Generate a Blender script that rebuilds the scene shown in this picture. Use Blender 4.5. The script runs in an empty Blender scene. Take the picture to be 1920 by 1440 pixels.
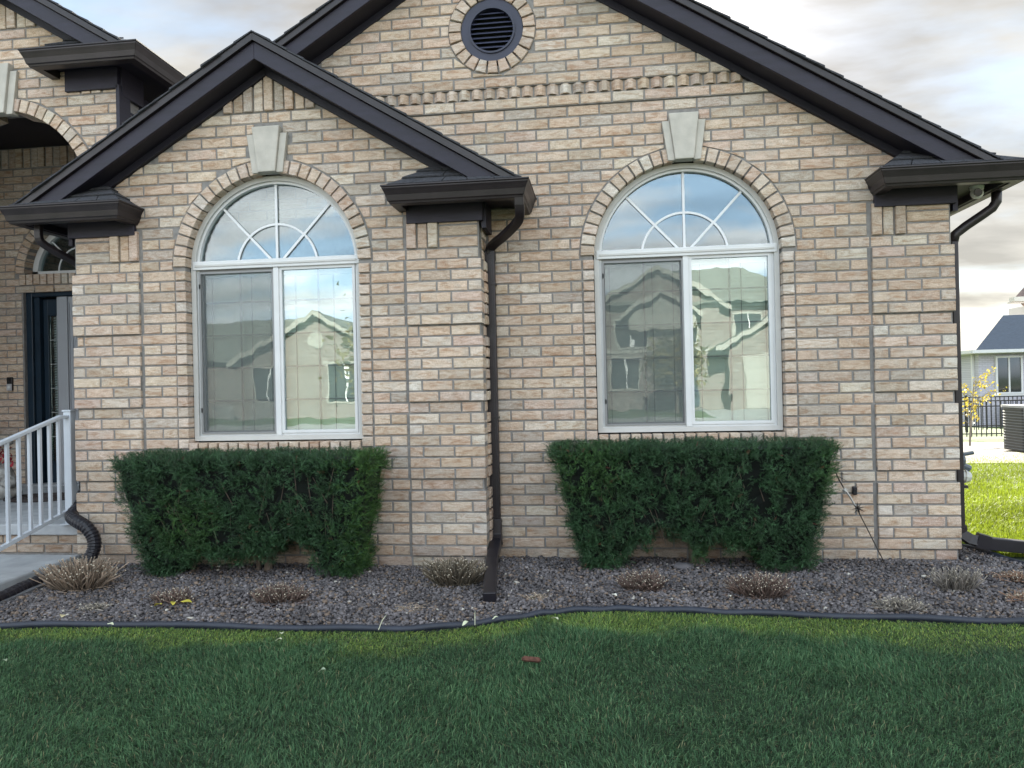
import bpy, math, random
import numpy as np
from mathutils import Vector, Matrix
from math import sin, cos, pi, radians, sqrt, hypot, atan2
random.seed(7)
R = random.Random(11)
NR = np.random.RandomState(5)
S = bpy.context.scene
COL = S.collection

# ------------------------------------------------------------------ camera
CAM_F, CAM_H, CAM_D = 1401.3, 1.0993, 4.762
YAW, PIT, ROL = .12195, .00381, -.02244
cy, sy = cos(YAW), sin(YAW)
fw = np.array([-sy, cy, 0.]); rt = np.array([cy, sy, 0.]); up = np.array([0, 0, 1.])
CF = fw*cos(PIT) + up*sin(PIT); CU0 = up*cos(PIT) - fw*sin(PIT)
CR = rt*cos(ROL) + CU0*sin(ROL); CU = CU0*cos(ROL) - rt*sin(ROL)
CP = np.array([0, -CAM_D, CAM_H])
cd = bpy.data.cameras.new('camera'); cam = bpy.data.objects.new('camera', cd); COL.objects.link(cam)
M = Matrix.Identity(4)
for i in range(3):
    M[i][0] = CR[i]; M[i][1] = CU[i]; M[i][2] = -CF[i]; M[i][3] = CP[i]
cam.matrix_world = M
cd.sensor_width = 36; cd.lens = CAM_F/1920*36; cd.clip_start = .05; cd.clip_end = 2000
S.camera = cam
def screen_area(pts):
    q = []
    for p in pts:
        d = np.array(p) - CP; z = max(d @ CF, .1); q.append((960+CAM_F*(d@CR)/z, 720-CAM_F*(d@CU)/z))
    x0 = max(min(a[0] for a in q), 0); x1 = min(max(a[0] for a in q), 1920)
    y0 = max(min(a[1] for a in q), 0); y1 = min(max(a[1] for a in q), 1440)
    return max(x1-x0, 0)*max(y1-y0, 0)

# ------------------------------------------------------------------ light
SUN_EL, SUN_AZ = radians(28), radians(1.0)        # azimuth from +Y toward +X
sd = Vector((sin(SUN_AZ)*cos(SUN_EL), cos(SUN_AZ)*cos(SUN_EL), sin(SUN_EL)))
sl = bpy.data.lights.new('sun', 'SUN'); sl.energy = 3.8; sl.angle = radians(.5); sl.color = (1, .93, .80)
so = bpy.data.objects.new('sun', sl); COL.objects.link(so)
so.rotation_euler = sd.to_track_quat('Z', 'Y').to_euler(); so.location = (0, 20, 30)
W = bpy.data.worlds.new('World'); S.world = W; W.use_nodes = True
nt = W.node_tree; nt.nodes.clear()
def N(t, **k):
    n = nt.nodes.new(t)
    for a, b in k.items(): setattr(n, a, b)
    return n
L = lambda a, b: nt.links.new(a, b)
out = N('ShaderNodeOutputWorld')
sky = N('ShaderNodeTexSky', sky_type='NISHITA', sun_disc=False, sun_elevation=SUN_EL, sun_rotation=SUN_AZ, air_density=1.0, dust_density=1.2, ozone_density=1.5)
tc = N('ShaderNodeTexCoord')
sep = N('ShaderNodeSeparateXYZ'); L(tc.outputs['Generated'], sep.inputs[0])
zz = N('ShaderNodeMath', operation='MAXIMUM'); L(sep.outputs[2], zz.inputs[0]); zz.inputs[1].default_value = 0
za = N('ShaderNodeMath', operation='ADD'); L(zz.outputs[0], za.inputs[0]); za.inputs[1].default_value = .22
vd = N('ShaderNodeVectorMath', operation='DIVIDE'); L(tc.outputs['Generated'], vd.inputs[0])
cmb = N('ShaderNodeCombineXYZ'); L(za.outputs[0], cmb.inputs[0]); L(za.outputs[0], cmb.inputs[1]); cmb.inputs[2].default_value = 1
L(cmb.outputs[0], vd.inputs[1])
mp = N('ShaderNodeMapping'); L(vd.outputs[0], mp.inputs[0]); mp.inputs['Location'].default_value = (3.1, 1.7, 0); mp.inputs['Rotation'].default_value = (0, 0, .5); mp.inputs['Scale'].default_value = (.8, 1.5, .6)
n1 = N('ShaderNodeTexNoise'); L(mp.outputs[0], n1.inputs['Vector']); n1.inputs['Scale'].default_value = 1.5; n1.inputs['Detail'].default_value = 7; n1.inputs['Roughness'].default_value = .52; n1.inputs['Distortion'].default_value = .35
r1 = N('ShaderNodeMapRange'); L(n1.outputs[0], r1.inputs[0]); r1.inputs[1].default_value = .40; r1.inputs[2].default_value = .60; r1.inputs[3].default_value = .82; r1.inputs[4].default_value = .97
# cloud brightness: thicker (higher noise) = greyer, brightened opposite the sun to light the facade
n2 = N('ShaderNodeTexNoise'); L(mp.outputs[0], n2.inputs['Vector']); n2.inputs['Scale'].default_value = 2.6; n2.inputs['Detail'].default_value = 5
r2 = N('ShaderNodeMapRange'); L(n2.outputs[0], r2.inputs[0]); r2.inputs[1].default_value = .36; r2.inputs[2].default_value = .66; r2.inputs[3].default_value = 1.25; r2.inputs[4].default_value = .72
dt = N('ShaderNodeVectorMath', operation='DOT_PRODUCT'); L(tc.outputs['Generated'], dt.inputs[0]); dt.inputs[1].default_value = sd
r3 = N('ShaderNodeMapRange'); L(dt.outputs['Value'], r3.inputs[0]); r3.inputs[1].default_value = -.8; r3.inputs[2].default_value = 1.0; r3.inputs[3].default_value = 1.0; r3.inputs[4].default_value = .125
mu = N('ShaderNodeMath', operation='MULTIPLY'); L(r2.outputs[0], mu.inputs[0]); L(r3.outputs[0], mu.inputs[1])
cr_ = N('ShaderNodeMapRange'); L(dt.outputs['Value'], cr_.inputs[0]); cr_.inputs[1].default_value = .2; cr_.inputs[2].default_value = 1
cc = N('ShaderNodeMix', data_type='RGBA'); L(cr_.outputs[0], cc.inputs[0]); cc.inputs[6].default_value = (1.05, 1.0, .955, 1); cc.inputs[7].default_value = (1.05, 1.0, .88, 1)
bg1 = N('ShaderNodeBackground'); L(sky.outputs[0], bg1.inputs[0]); bg1.inputs[1].default_value = .05
gap = N('ShaderNodeMapRange'); L(n1.outputs[0], gap.inputs[0]); gap.inputs[1].default_value = .42; gap.inputs[2].default_value = .56
cg = N('ShaderNodeMix', data_type='RGBA'); L(gap.outputs[0], cg.inputs[0]); cg.inputs[6].default_value = (.66, .85, 1.02, 1); L(cc.outputs[2], cg.inputs[7])
bg2 = N('ShaderNodeBackground'); L(cg.outputs[2], bg2.inputs[0])
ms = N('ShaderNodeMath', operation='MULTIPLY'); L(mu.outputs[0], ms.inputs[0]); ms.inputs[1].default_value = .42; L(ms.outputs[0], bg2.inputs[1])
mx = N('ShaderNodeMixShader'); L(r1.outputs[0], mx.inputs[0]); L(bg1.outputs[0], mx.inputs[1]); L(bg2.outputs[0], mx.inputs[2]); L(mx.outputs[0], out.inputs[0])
S.view_settings.view_transform = 'Standard'; S.view_settings.look = 'None'; S.view_settings.gamma = 1
S.view_settings.use_curve_mapping = False
S.view_settings.exposure = 3.12
S.cycles.max_bounces = 8; S.cycles.transparent_max_bounces = 12

# ------------------------------------------------------------------ materials
def mat(name, color=(.5, .5, .5), rough=.7, var=.15, scale=8., attr=None, bump=0., bscale=60., metal=0., spec=.4, stretch=(1, 1, 1), trans=0., detail=4):
    m = bpy.data.materials.new(name); m.use_nodes = True; t = m.node_tree; t.nodes.clear()
    n = lambda ty, **k: (lambda q: ([setattr(q, a, b) for a, b in k.items()], q)[1])(t.nodes.new(ty))
    l = lambda a, b: t.links.new(a, b)
    o = n('ShaderNodeOutputMaterial'); p = n('ShaderNodeBsdfPrincipled')
    p.inputs['Roughness'].default_value = rough; p.inputs['Metallic'].default_value = metal; p.inputs['Specular IOR Level'].default_value = spec
    g = n('ShaderNodeNewGeometry'); mpp = n('ShaderNodeMapping'); mpp.inputs['Scale'].default_value = stretch; l(g.outputs['Position'], mpp.inputs[0])
    no = n('ShaderNodeTexNoise'); l(mpp.outputs[0], no.inputs['Vector']); no.inputs['Scale'].default_value = scale; no.inputs['Detail'].default_value = detail
    mr = n('ShaderNodeMapRange'); l(no.outputs[0], mr.inputs[0]); mr.inputs[1].default_value = .3; mr.inputs[2].default_value = .7
    mr.inputs[3].default_value = 1-var; mr.inputs[4].default_value = 1+var
    vm = n('ShaderNodeVectorMath', operation='SCALE'); l(mr.outputs[0], vm.inputs['Scale'])
    if attr:
        a = n('ShaderNodeAttribute', attribute_name=attr); l(a.outputs['Color'], vm.inputs[0])
    else: vm.inputs[0].default_value = color[:3]
    l(vm.outputs[0], p.inputs['Base Color'])
    if bump:
        nb = n('ShaderNodeTexNoise'); l(mpp.outputs[0], nb.inputs['Vector']); nb.inputs['Scale'].default_value = bscale; nb.inputs['Detail'].default_value = 4
        bu = n('ShaderNodeBump'); bu.inputs['Strength'].default_value = bump; bu.inputs['Distance'].default_value = .004; l(nb.outputs[0], bu.inputs['Height']); l(bu.outputs[0], p.inputs['Normal'])
    if trans:
        tr = n('ShaderNodeBsdfTranslucent'); l(vm.outputs[0], tr.inputs[0]); mxs = n('ShaderNodeMixShader'); mxs.inputs[0].default_value = trans
        l(p.outputs[0], mxs.inputs[1]); l(tr.outputs[0], mxs.inputs[2]); l(mxs.outputs[0], o.inputs[0])
    else: l(p.outputs[0], o.inputs[0])
    m['p'] = 1
    return m

def brick_material():
    m = bpy.data.materials.new('brick_clay'); m.use_nodes = True; t = m.node_tree; t.nodes.clear()
    n = lambda ty, **k: (lambda q: ([setattr(q, a, b) for a, b in k.items()], q)[1])(t.nodes.new(ty))
    l = lambda a, b: t.links.new(a, b)
    o = n('ShaderNodeOutputMaterial'); p = n('ShaderNodeBsdfPrincipled'); p.inputs['Roughness'].default_value = .88; p.inputs['Specular IOR Level'].default_value = .2
    a = n('ShaderNodeAttribute', attribute_name='bcol'); g = n('ShaderNodeNewGeometry')
    # each brick samples its own patch: offset the position by its colour
    sc = n('ShaderNodeVectorMath', operation='SCALE'); l(a.outputs['Color'], sc.inputs[0]); sc.inputs['Scale'].default_value = 37.
    ad = n('ShaderNodeVectorMath', operation='ADD'); l(g.outputs['Position'], ad.inputs[0]); l(sc.outputs[0], ad.inputs[1])
    m1 = n('ShaderNodeMapping'); m1.inputs['Scale'].default_value = (7, 7, 30); l(ad.outputs[0], m1.inputs[0])
    s1 = n('ShaderNodeTexNoise'); l(m1.outputs[0], s1.inputs['Vector']); s1.inputs['Scale'].default_value = 1.6; s1.inputs['Detail'].default_value = 5; s1.inputs['Distortion'].default_value = 1.2
    r = n('ShaderNodeMapRange'); l(s1.outputs[0], r.inputs[0]); r.inputs[1].default_value = .33; r.inputs[2].default_value = .68
    mixa = n('ShaderNodeMix', data_type='RGBA', blend_type='MULTIPLY'); mixa.inputs[0].default_value = 1; l(a.outputs['Color'], mixa.inputs[6])
    cr = n('ShaderNodeValToRGB'); l(r.outputs[0], cr.inputs[0])
    e = cr.color_ramp.elements; e[0].position = 0; e[0].color = (.76, .64, .54, 1); e[1].position = 1; e[1].color = (1.17, 1.18, 1.18, 1)
    q = e.new(.42); q.color = (.96, .94, .90, 1)
    l(cr.outputs[0], mixa.inputs[7])
    # lime wash / mortar smear patches
    s2 = n('ShaderNodeTexNoise'); l(ad.outputs[0], s2.inputs['Vector']); s2.inputs['Scale'].default_value = 11; s2.inputs['Detail'].default_value = 5
    rr = n('ShaderNodeMapRange'); l(s2.outputs[0], rr.inputs[0]); rr.inputs[1].default_value = .52; rr.inputs[2].default_value = .70; rr.inputs[4].default_value = .45
    mixb = n('ShaderNodeMix', data_type='RGBA'); l(rr.outputs[0], mixb.inputs[0]); l(mixa.outputs[2], mixb.inputs[6]); mixb.inputs[7].default_value = (.40, .36, .31, 1)
    # fine speckle
    s3 = n('ShaderNodeTexNoise'); l(g.outputs['Position'], s3.inputs['Vector']); s3.inputs['Scale'].default_value = 260; s3.inputs['Detail'].default_value = 3
    r3 = n('ShaderNodeMapRange'); l(s3.outputs[0], r3.inputs[0]); r3.inputs[1].default_value = .35; r3.inputs[2].default_value = .65; r3.inputs[3].default_value = .76; r3.inputs[4].default_value = 1.2
    vm = n('ShaderNodeVectorMath', operation='SCALE'); l(mixb.outputs[2], vm.inputs[0]); l(r3.outputs[0], vm.inputs['Scale']); l(vm.outputs[0], p.inputs['Base Color'])
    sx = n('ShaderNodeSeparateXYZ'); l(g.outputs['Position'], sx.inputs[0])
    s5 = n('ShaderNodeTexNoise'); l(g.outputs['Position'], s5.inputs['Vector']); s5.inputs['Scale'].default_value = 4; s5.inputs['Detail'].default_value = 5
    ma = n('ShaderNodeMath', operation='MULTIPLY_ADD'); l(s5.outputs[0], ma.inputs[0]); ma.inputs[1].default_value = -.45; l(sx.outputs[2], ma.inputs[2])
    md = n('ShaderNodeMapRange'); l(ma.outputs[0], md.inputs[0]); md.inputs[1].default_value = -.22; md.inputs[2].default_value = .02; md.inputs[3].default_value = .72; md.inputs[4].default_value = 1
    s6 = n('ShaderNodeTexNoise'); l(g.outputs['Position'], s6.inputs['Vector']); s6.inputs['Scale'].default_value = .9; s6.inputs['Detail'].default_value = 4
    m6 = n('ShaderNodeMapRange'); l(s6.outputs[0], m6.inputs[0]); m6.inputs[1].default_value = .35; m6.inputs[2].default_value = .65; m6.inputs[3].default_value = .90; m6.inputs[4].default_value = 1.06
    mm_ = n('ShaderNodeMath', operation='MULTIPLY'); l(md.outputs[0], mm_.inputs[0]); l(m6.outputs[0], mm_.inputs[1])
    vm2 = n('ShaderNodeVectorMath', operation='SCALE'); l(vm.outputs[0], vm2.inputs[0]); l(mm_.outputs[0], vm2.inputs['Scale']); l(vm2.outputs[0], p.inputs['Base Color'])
    s4 = n('ShaderNodeTexNoise'); l(ad.outputs[0], s4.inputs['Vector']); s4.inputs['Scale'].default_value = 70; s4.inputs['Detail'].default_value = 6
    bu = n('ShaderNodeBump'); bu.inputs['Strength'].default_value = .7; bu.inputs['Distance'].default_value = .004; l(s4.outputs[0], bu.inputs['Height']); l(bu.outputs[0], p.inputs['Normal'])
    l(p.outputs[0], o.inputs[0]); return m

def glass_material(name, refl, wob=.0, tint=(.75, .8, .78)):
    m = bpy.data.materials.new(name); m.use_nodes = True; t = m.node_tree; t.nodes.clear()
    n = t.nodes.new; l = t.links.new
    o = n('ShaderNodeOutputMaterial'); gl = n('ShaderNodeBsdfGlossy'); gl.inputs['Roughness'].default_value = .0; gl.inputs['Color'].default_value = (.80, .90, .98, 1)
    tr = n('ShaderNodeBsdfTransparent'); tr.inputs[0].default_value = (*tint, 1)
    fr = n('ShaderNodeFresnel'); fr.inputs[0].default_value = 1.5
    ma = n('ShaderNodeMath'); ma.operation = 'ADD'; ma.use_clamp = True; ma.inputs[1].default_value = refl; l(fr.outputs[0], ma.inputs[0])
    mxs = n('ShaderNodeMixShader'); l(ma.outputs[0], mxs.inputs[0]); l(tr.outputs[0], mxs.inputs[1]); l(gl.outputs[0], mxs.inputs[2])
    if wob:
        g = n('ShaderNodeNewGeometry'); mp_ = n('ShaderNodeMapping'); mp_.inputs['Scale'].default_value = (1, 1, .55); l(g.outputs['Position'], mp_.inputs[0])
        no = n('ShaderNodeTexNoise'); l(mp_.outputs[0], no.inputs['Vector']); no.inputs['Scale'].default_value = 3.6; no.inputs['Detail'].default_value = 2.5
        bu = n('ShaderNodeBump'); bu.inputs['Strength'].default_value = 1; bu.inputs['Distance'].default_value = wob; l(no.outputs[0], bu.inputs['Height']); l(bu.outputs[0], gl.inputs['Normal'])
    l(mxs.outputs[0], o.inputs[0]); return m

def screen_material():
    m = bpy.data.materials.new('insect_mesh'); m.use_nodes = True; t = m.node_tree; t.nodes.clear()
    n = t.nodes.new; l = t.links.new
    o = n('ShaderNodeOutputMaterial'); df = n('ShaderNodeBsdfDiffuse'); df.inputs[0].default_value = (.15, .16, .16, 1); tr = n('ShaderNodeBsdfTransparent')
    mxs = n('ShaderNodeMixShader'); mxs.inputs[0].default_value = .27; l(tr.outputs[0], mxs.inputs[1]); l(df.outputs[0], mxs.inputs[2]); l(mxs.outputs[0], o.inputs[0]); return m

BRICK = brick_material()
MORTAR = mat('mortar', (.20, .19, .18), .95, .18, 30, bump=.5, bscale=220)
TRIM = mat('dark_painted_wood', (.0120, .0100, .0205), .55, .25, 5, bump=.25, bscale=40, stretch=(1, 1, 6))
SOFF = mat('dark_soffit_paint', (.008, .007, .014), .6, .2, 5)
GUT = mat('dark_bronze_aluminium', (.0150, .0110, .0130), .38, .35, 9, spec=.4)
SHING = mat('dark_asphalt_shingle', (.042, .043, .050), .93, .45, 90, bump=.8, bscale=300, detail=6)
STONE = mat('cast_limestone', (.42, .395, .35), .85, .10, 14, bump=.3, bscale=160)
FRAME = mat('window_frame_clay', (.47, .465, .445), .45, .05, 6)
FRAMEW = mat('window_sash_pale', (.58, .585, .585), .4, .04, 6)
FRAMED = mat('screen_frame_taupe', (.22, .22, .22), .5, .05, 6)
MUNT = mat('white_muntin', (.62, .63, .64), .45, .03, 6)
MUNTL = mat('pale_grid_bar', (.24, .26, .26), .5, .03, 6)
BLIND = mat('off_white_blind', (.70, .77, .71), .7, .05, 3)
GLASS = glass_material('window_glass_upper', .075, .0010)
GLASSL = glass_material('window_glass_lower', .115, .0011, (.9, .93, .9))
GLASSD = glass_material('dark_entry_glass', .06)
SCREEN = screen_material()
DARK = mat('dark_interior', (.02, .02, .02), .9, .1, 3)
NAVY = mat('navy_door_paint', (.008, .020, .034), .4, .15, 4)
STORM = mat('grey_storm_door', (.30, .31, .33), .45, .05, 4)
CONC = mat('concrete', (.30, .31, .32), .9, .16, 9, bump=.4, bscale=150, detail=7)
CONC2 = mat('sunlit_pale_concrete', (.135, .122, .108), .9, .15, 5, bump=.3, bscale=100)
RAIL = mat('pale_blue_grey_metal', (.42, .45, .49), .4, .06, 5)
PLASTIC = mat('black_plastic_pipe', (.010, .009, .013), .38, .2, 10)
EDGE = mat('dark_edging_plastic', (.020, .024, .036), .5, .2, 12)
SOIL = mat('gravel_bed_soil', (.050, .043, .045), .95, .3, 25)
STONES = mat('lava_gravel', (.1, .1, .1), .9, .22, 60, attr='bcol', bump=.5, bscale=180)
LAWN = mat('lawn_soil', (.020, .035, .016), .95, .35, 12)
LAWNF = mat('far_lawn', (.055, .085, .020), .95, .3, 3)
GRASS = mat('grass_blade', (.05, .1, .03), .55, .12, 5, attr='bcol', trans=.32, spec=.25)
NEEDLE = mat('yew_needle', (.03, .06, .03), .5, .12, 8, attr='bcol', spec=.35, trans=.12)
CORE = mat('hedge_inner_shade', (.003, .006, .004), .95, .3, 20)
BARK = mat('yew_bark', (.11, .085, .065), .9, .3, 20, bump=.6, bscale=80)
STEM = mat('dry_stem', (.2, .15, .1), .8, .15, 30, attr='bcol')
LEAFM = mat('fallen_leaf', (.5, .5, .3), .7, .12, 30, attr='bcol')

# ------------------------------------------------------------------ helpers
def link(o, parent=None):
    COL.objects.link(o)
    if parent is not None: o.parent = parent
    return o
def mesh_obj(name, V, F, m, parent=None, col=None, smooth=False, loc=None):
    me = bpy.data.meshes.new(name)
    V = np.asarray(V, dtype=float)
    if loc is not None: V = V - np.asarray(loc)
    me.from_pydata(V.tolist(), [], [list(f) for f in F]); me.update()
    if m: me.materials.append(m)
    if col is not None:
        a = me.attributes.new('bcol', 'FLOAT_COLOR', 'POINT'); c = np.ones((len(V), 4), dtype=np.float32); c[:, :3] = col; a.data.foreach_set('color', c.ravel())
    if smooth: me.polygons.foreach_set('use_smooth', [True]*len(me.polygons))
    o = bpy.data.objects.new(name, me)
    if loc is not None: o.location = loc
    return link(o, parent)
def fast_mesh(name, V, T, m, parent=None, col=None, smooth=False, loc=None):
    """V (n,3) array, T (k,3 or 4) int array"""
    me = bpy.data.meshes.new(name); V = np.asarray(V, np.float32)
    k = T.shape[1]
    me.vertices.add(len(V)); me.vertices.foreach_set('co', V.ravel())
    me.loops.add(T.size); me.loops.foreach_set('vertex_index', T.astype(np.int32).ravel())
    me.polygons.add(len(T)); me.polygons.foreach_set('loop_start', np.arange(0, T.size, k, dtype=np.int32)); me.polygons.foreach_set('loop_total', np.full(len(T), k, np.int32))
    if smooth: me.polygons.foreach_set('use_smooth', np.ones(len(T), bool))
    me.update(calc_edges=True); me.materials.append(m)
    if col is not None:
        a = me.attributes.new('bcol', 'FLOAT_COLOR', 'POINT'); c = np.ones((len(V), 4), np.float32); c[:, :3] = col; a.data.foreach_set('color', c.ravel())
    o = bpy.data.objects.new(name, me)
    if loc is not None: o.location = loc
    return link(o, parent)
def tag(o, label=None, cat=None, group=None, kind=None):
    if label: o['label'] = label
    if cat: o['category'] = cat
    if group: o['group'] = group
    if kind: o['kind'] = kind
    return o
def thing(name, label, cat, loc=(0, 0, 0), group=None):
    o = bpy.data.objects.new(name, None); o.empty_display_size = .1; link(o); o.location = loc
    return tag(o, label, cat, group)
class MB:
    def __init__(s): s.V = []; s.F = []
    def add(s, V, F):
        b = len(s.V); s.V += [tuple(v) for v in V]; s.F += [[i+b for i in f] for f in F]; return s
    def box(s, x0, x1, y0, y1, z0, z1):
        V = [(x, y, z) for x in (x0, x1) for y in (y0, y1) for z in (z0, z1)]
        return s.add(V, [(0, 1, 3, 2), (4, 6, 7, 5), (0, 4, 5, 1), (2, 3, 7, 6), (0, 2, 6, 4), (1, 5, 7, 3)])
    def prism(s, pts, y0, y1):
        """pts: (x,z) CCW seen from the front (-Y); from y0 (front) to y1"""
        n = len(pts); V = [(p[0], y0, p[1]) for p in pts] + [(p[0], y1, p[1]) for p in pts]
        F = [list(range(n)), list(range(2*n-1, n-1, -1))] + [((i+1) % n, i, n+i, n+(i+1) % n) for i in range(n)]
        return s.add(V, F)
    def hprism(s, pts, z0, z1):
        n = len(pts); V = [(p[0], p[1], z0) for p in pts] + [(p[0], p[1], z1) for p in pts]
        F = [list(range(n-1, -1, -1)), list(range(n, 2*n))] + [(i, (i+1) % n, n+(i+1) % n, n+i) for i in range(n)]
        return s.add(V, F)
    def tube(s, path, r, n=8, cap=True, rect=None, flat=1.):
        P = [Vector(p) for p in path]; rs = r if isinstance(r, (list, tuple)) else [r]*len(P)
        base = len(s.V); m = len(P); prev = None
        for i, p in enumerate(P):
            d = (P[min(i+1, m-1)] - P[max(i-1, 0)]).normalized()
            if prev is None:
                a = Vector((0, 0, 1)) if abs(d.z) < .9 else Vector((0, 1, 0)); u = d.cross(a).normalized()
            else: u = (prev - d*prev.dot(d)).normalized()
            prev = u; v = d.cross(u)
            if rect: pr = [(rect[0], rect[1]), (-rect[0], rect[1]), (-rect[0], -rect[1]), (rect[0], -rect[1])]; nn = 4
            else: pr = [(cos(2*pi*k/n)*rs[i], sin(2*pi*k/n)*rs[i]*flat) for k in range(n)]; nn = n
            for a_, b_ in pr: s.V.append(tuple(p + u*a_ + v*b_))
        for i in range(m-1):
            for k in range(nn):
                k2 = (k+1) % nn; s.F.append([base+i*nn+k, base+i*nn+k2, base+(i+1)*nn+k2, base+(i+1)*nn+k])
        if cap: s.F.append([base+k for k in range(nn-1, -1, -1)]); s.F.append([base+(m-1)*nn+k for k in range(nn)])
        return s
    def out(s, name, m, parent=None, smooth=False, col=None, loc=None, kind=None, label=None):
        o = mesh_obj(name, s.V, s.F, m, parent, smooth=smooth, col=col, loc=loc)
        if kind: o['kind'] = kind
        if label: o['label'] = label
        return o
def bevel(o, w=.004, seg=2):
    b = o.modifiers.new('bevel', 'BEVEL'); b.width = w; b.segments = seg; b.limit_method = 'ANGLE'; b.angle_limit = radians(40); return o

def smooth_path(P, n=6):
    out = []
    for i in range(len(P)-1):
        p0, p1, p2, p3 = P[max(i-1, 0)], P[i], P[i+1], P[min(i+2, len(P)-1)]
        for k in range(n):
            t = k/n; out.append(tuple(.5*((2*p1[c])+(-p0[c]+p2[c])*t+(2*p0[c]-5*p1[c]+4*p2[c]-p3[c])*t*t+(-p0[c]+3*p1[c]-3*p2[c]+p3[c])*t**3) for c in range(len(p1))))
    out.append(P[-1]); return out
# ------------------------------------------------------------------ brick laying
C0 = .0677
def zc(k): return k*C0 if k <= 29 else 29*C0 + (k-29)*.0703
MOD = .2017; JT = .0112
PAL = [((.53, .41, .32), 34), ((.57, .46, .37), 30), ((.46, .395, .34), 12), ((.53, .415, .345), 12), ((.47, .38, .305), 9), ((.585, .505, .425), 12)]
PINK = [((.53, .425, .345), 34), ((.57, .475, .40), 28), ((.51, .40, .325), 14), ((.60, .54, .48), 12), ((.49, .405, .34), 12)]
def pick(pal):
    t = R.uniform(0, sum(w for _, w in pal))
    for c, w in pal:
        t -= w
        if t <= 0: break
    s = R.uniform(.80, .91); return tuple(max(.02, x*s*R.uniform(.985, 1.015)) for x in c)
def clip(poly, a, b, c):
    """keep a*x+b*z<=c"""
    o = []
    for i in range(len(poly)):
        p, q = poly[i], poly[(i+1) % len(poly)]
        dp, dq = a*p[0]+b*p[1]-c, a*q[0]+b*q[1]-c
        if dp <= 0: o.append(p)
        if dp*dq < 0:
            t = dp/(dp-dq); o.append((p[0]+(q[0]-p[0])*t, p[1]+(q[1]-p[1])*t))
    return o
def parea(p): return abs(sum(p[i][0]*p[(i+1) % len(p)][1]-p[(i+1) % len(p)][0]*p[i][1] for i in range(len(p))))/2
RECS = []
class Wall:
    """front-facing plane: u -> world, w = towards viewer"""
    def __init__(s, part, fn): s.part = part; s.fn = fn
def lay(wall, poly, proud=.005, back=.02, pal=PAL, name='brick', col=None, cham=.0035, jit=.0012, dist=0.):
    n = len(poly)
    if n < 3: return
    cx = sum(p[0] for p in poly)/n; cz = sum(p[1] for p in poly)/n
    poly = [(p[0]+R.uniform(-jit, jit), p[1]+R.uniform(-jit, jit)*.8) for p in poly]
    ins = []
    for p in poly:
        dx, dz = cx-p[0], cz-p[1]
        ins.append((p[0]+(cham if dx > 0 else -cham)*min(1, abs(dx)/.01), p[1]+(cham if dz > 0 else -cham)*min(1, abs(dz)/.01)))
    w = proud + R.uniform(-.0016, .0016)
    tl = [R.uniform(-.0010, .0010) for _ in poly]
    V = [wall.fn(p[0], p[1], w+tl[i]) for i, p in enumerate(ins)] + [wall.fn(p[0], p[1], w-cham) for p in poly] + [wall.fn(p[0], p[1], -back) for p in poly]
    F = [list(range(n))]
    for i in range(n):
        j = (i+1) % n; F.append([i, n+i, n+j, j]); F.append([n+i, 2*n+i, 2*n+j, n+j])
    RECS.append(dict(name=name, V=V, F=F, col=col or pick(pal), wall=wall, area=screen_area(V[:n])))
def rect(x0, x1, z0, z1, j=JT/2): return [(x0+j, z0+j), (x1-j, z0+j), (x1-j, z1-j), (x0+j, z1-j)]
def row(wall, k, x0, x1, off, proud=.006, cuts=(), minw=.045, pal=PAL, **kw):
    """running-bond course k between x0 and x1; off = joint offset; cuts = list of functions poly->poly"""
    z0, z1 = zc(k), zc(k+1)
    n0 = math.floor((x0-off)/MOD); xs = [x0]
    x = off + n0*MOD
    while x < x1 - 1e-6:
        if x > x0 + minw and x < x1 - minw: xs.append(x)
        x += MOD
    xs.append(x1)
    for a, b in zip(xs[:-1], xs[1:]):
        p = rect(a, b, z0, z1)
        for c in cuts: p = c(p) if p else p
        if p and len(p) >= 3 and parea(p) > .0012: lay(wall, p, proud, pal=pal, **kw)
def cut_circle(cx, cz, r):
    def f(p):
        mx_ = sum(q[0] for q in p)/len(p); mz = sum(q[1] for q in p)/len(p)
        d = hypot(mx_-cx, mz-cz)
        near = min(hypot(q[0]-cx, q[1]-cz) for q in p)
        if near > r + .003: return p
        nx, nz = (mx_-cx)/d, (mz-cz)/d
        return clip(p, -nx, -nz, -(nx*cx+nz*cz+r))
    return f
def cut_rake(cx, apex, slope):
    def f(p): return clip(clip(p, slope, 1, apex+slope*cx), -slope, 1, apex-slope*cx)
    return f
def cut_poly_out(x0f, x1f, z0, z1):
    """remove keystone area; x limits linear in z"""
    def f(p):
        mz = sum(q[1] for q in p)/len(p); mx_ = sum(q[0] for q in p)/len(p)
        if max(q[1] for q in p) < z0+.01 or min(q[1] for q in p) > z1-.01: return p
        a, b = x0f(mz), x1f(mz)
        if max(q[0] for q in p) < a or min(q[0] for q in p) > b: return p
        if mx_ < (a+b)/2: return clip(p, 1, 0, a)
        return clip(p, -1, 0, -b)
    return f
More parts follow.
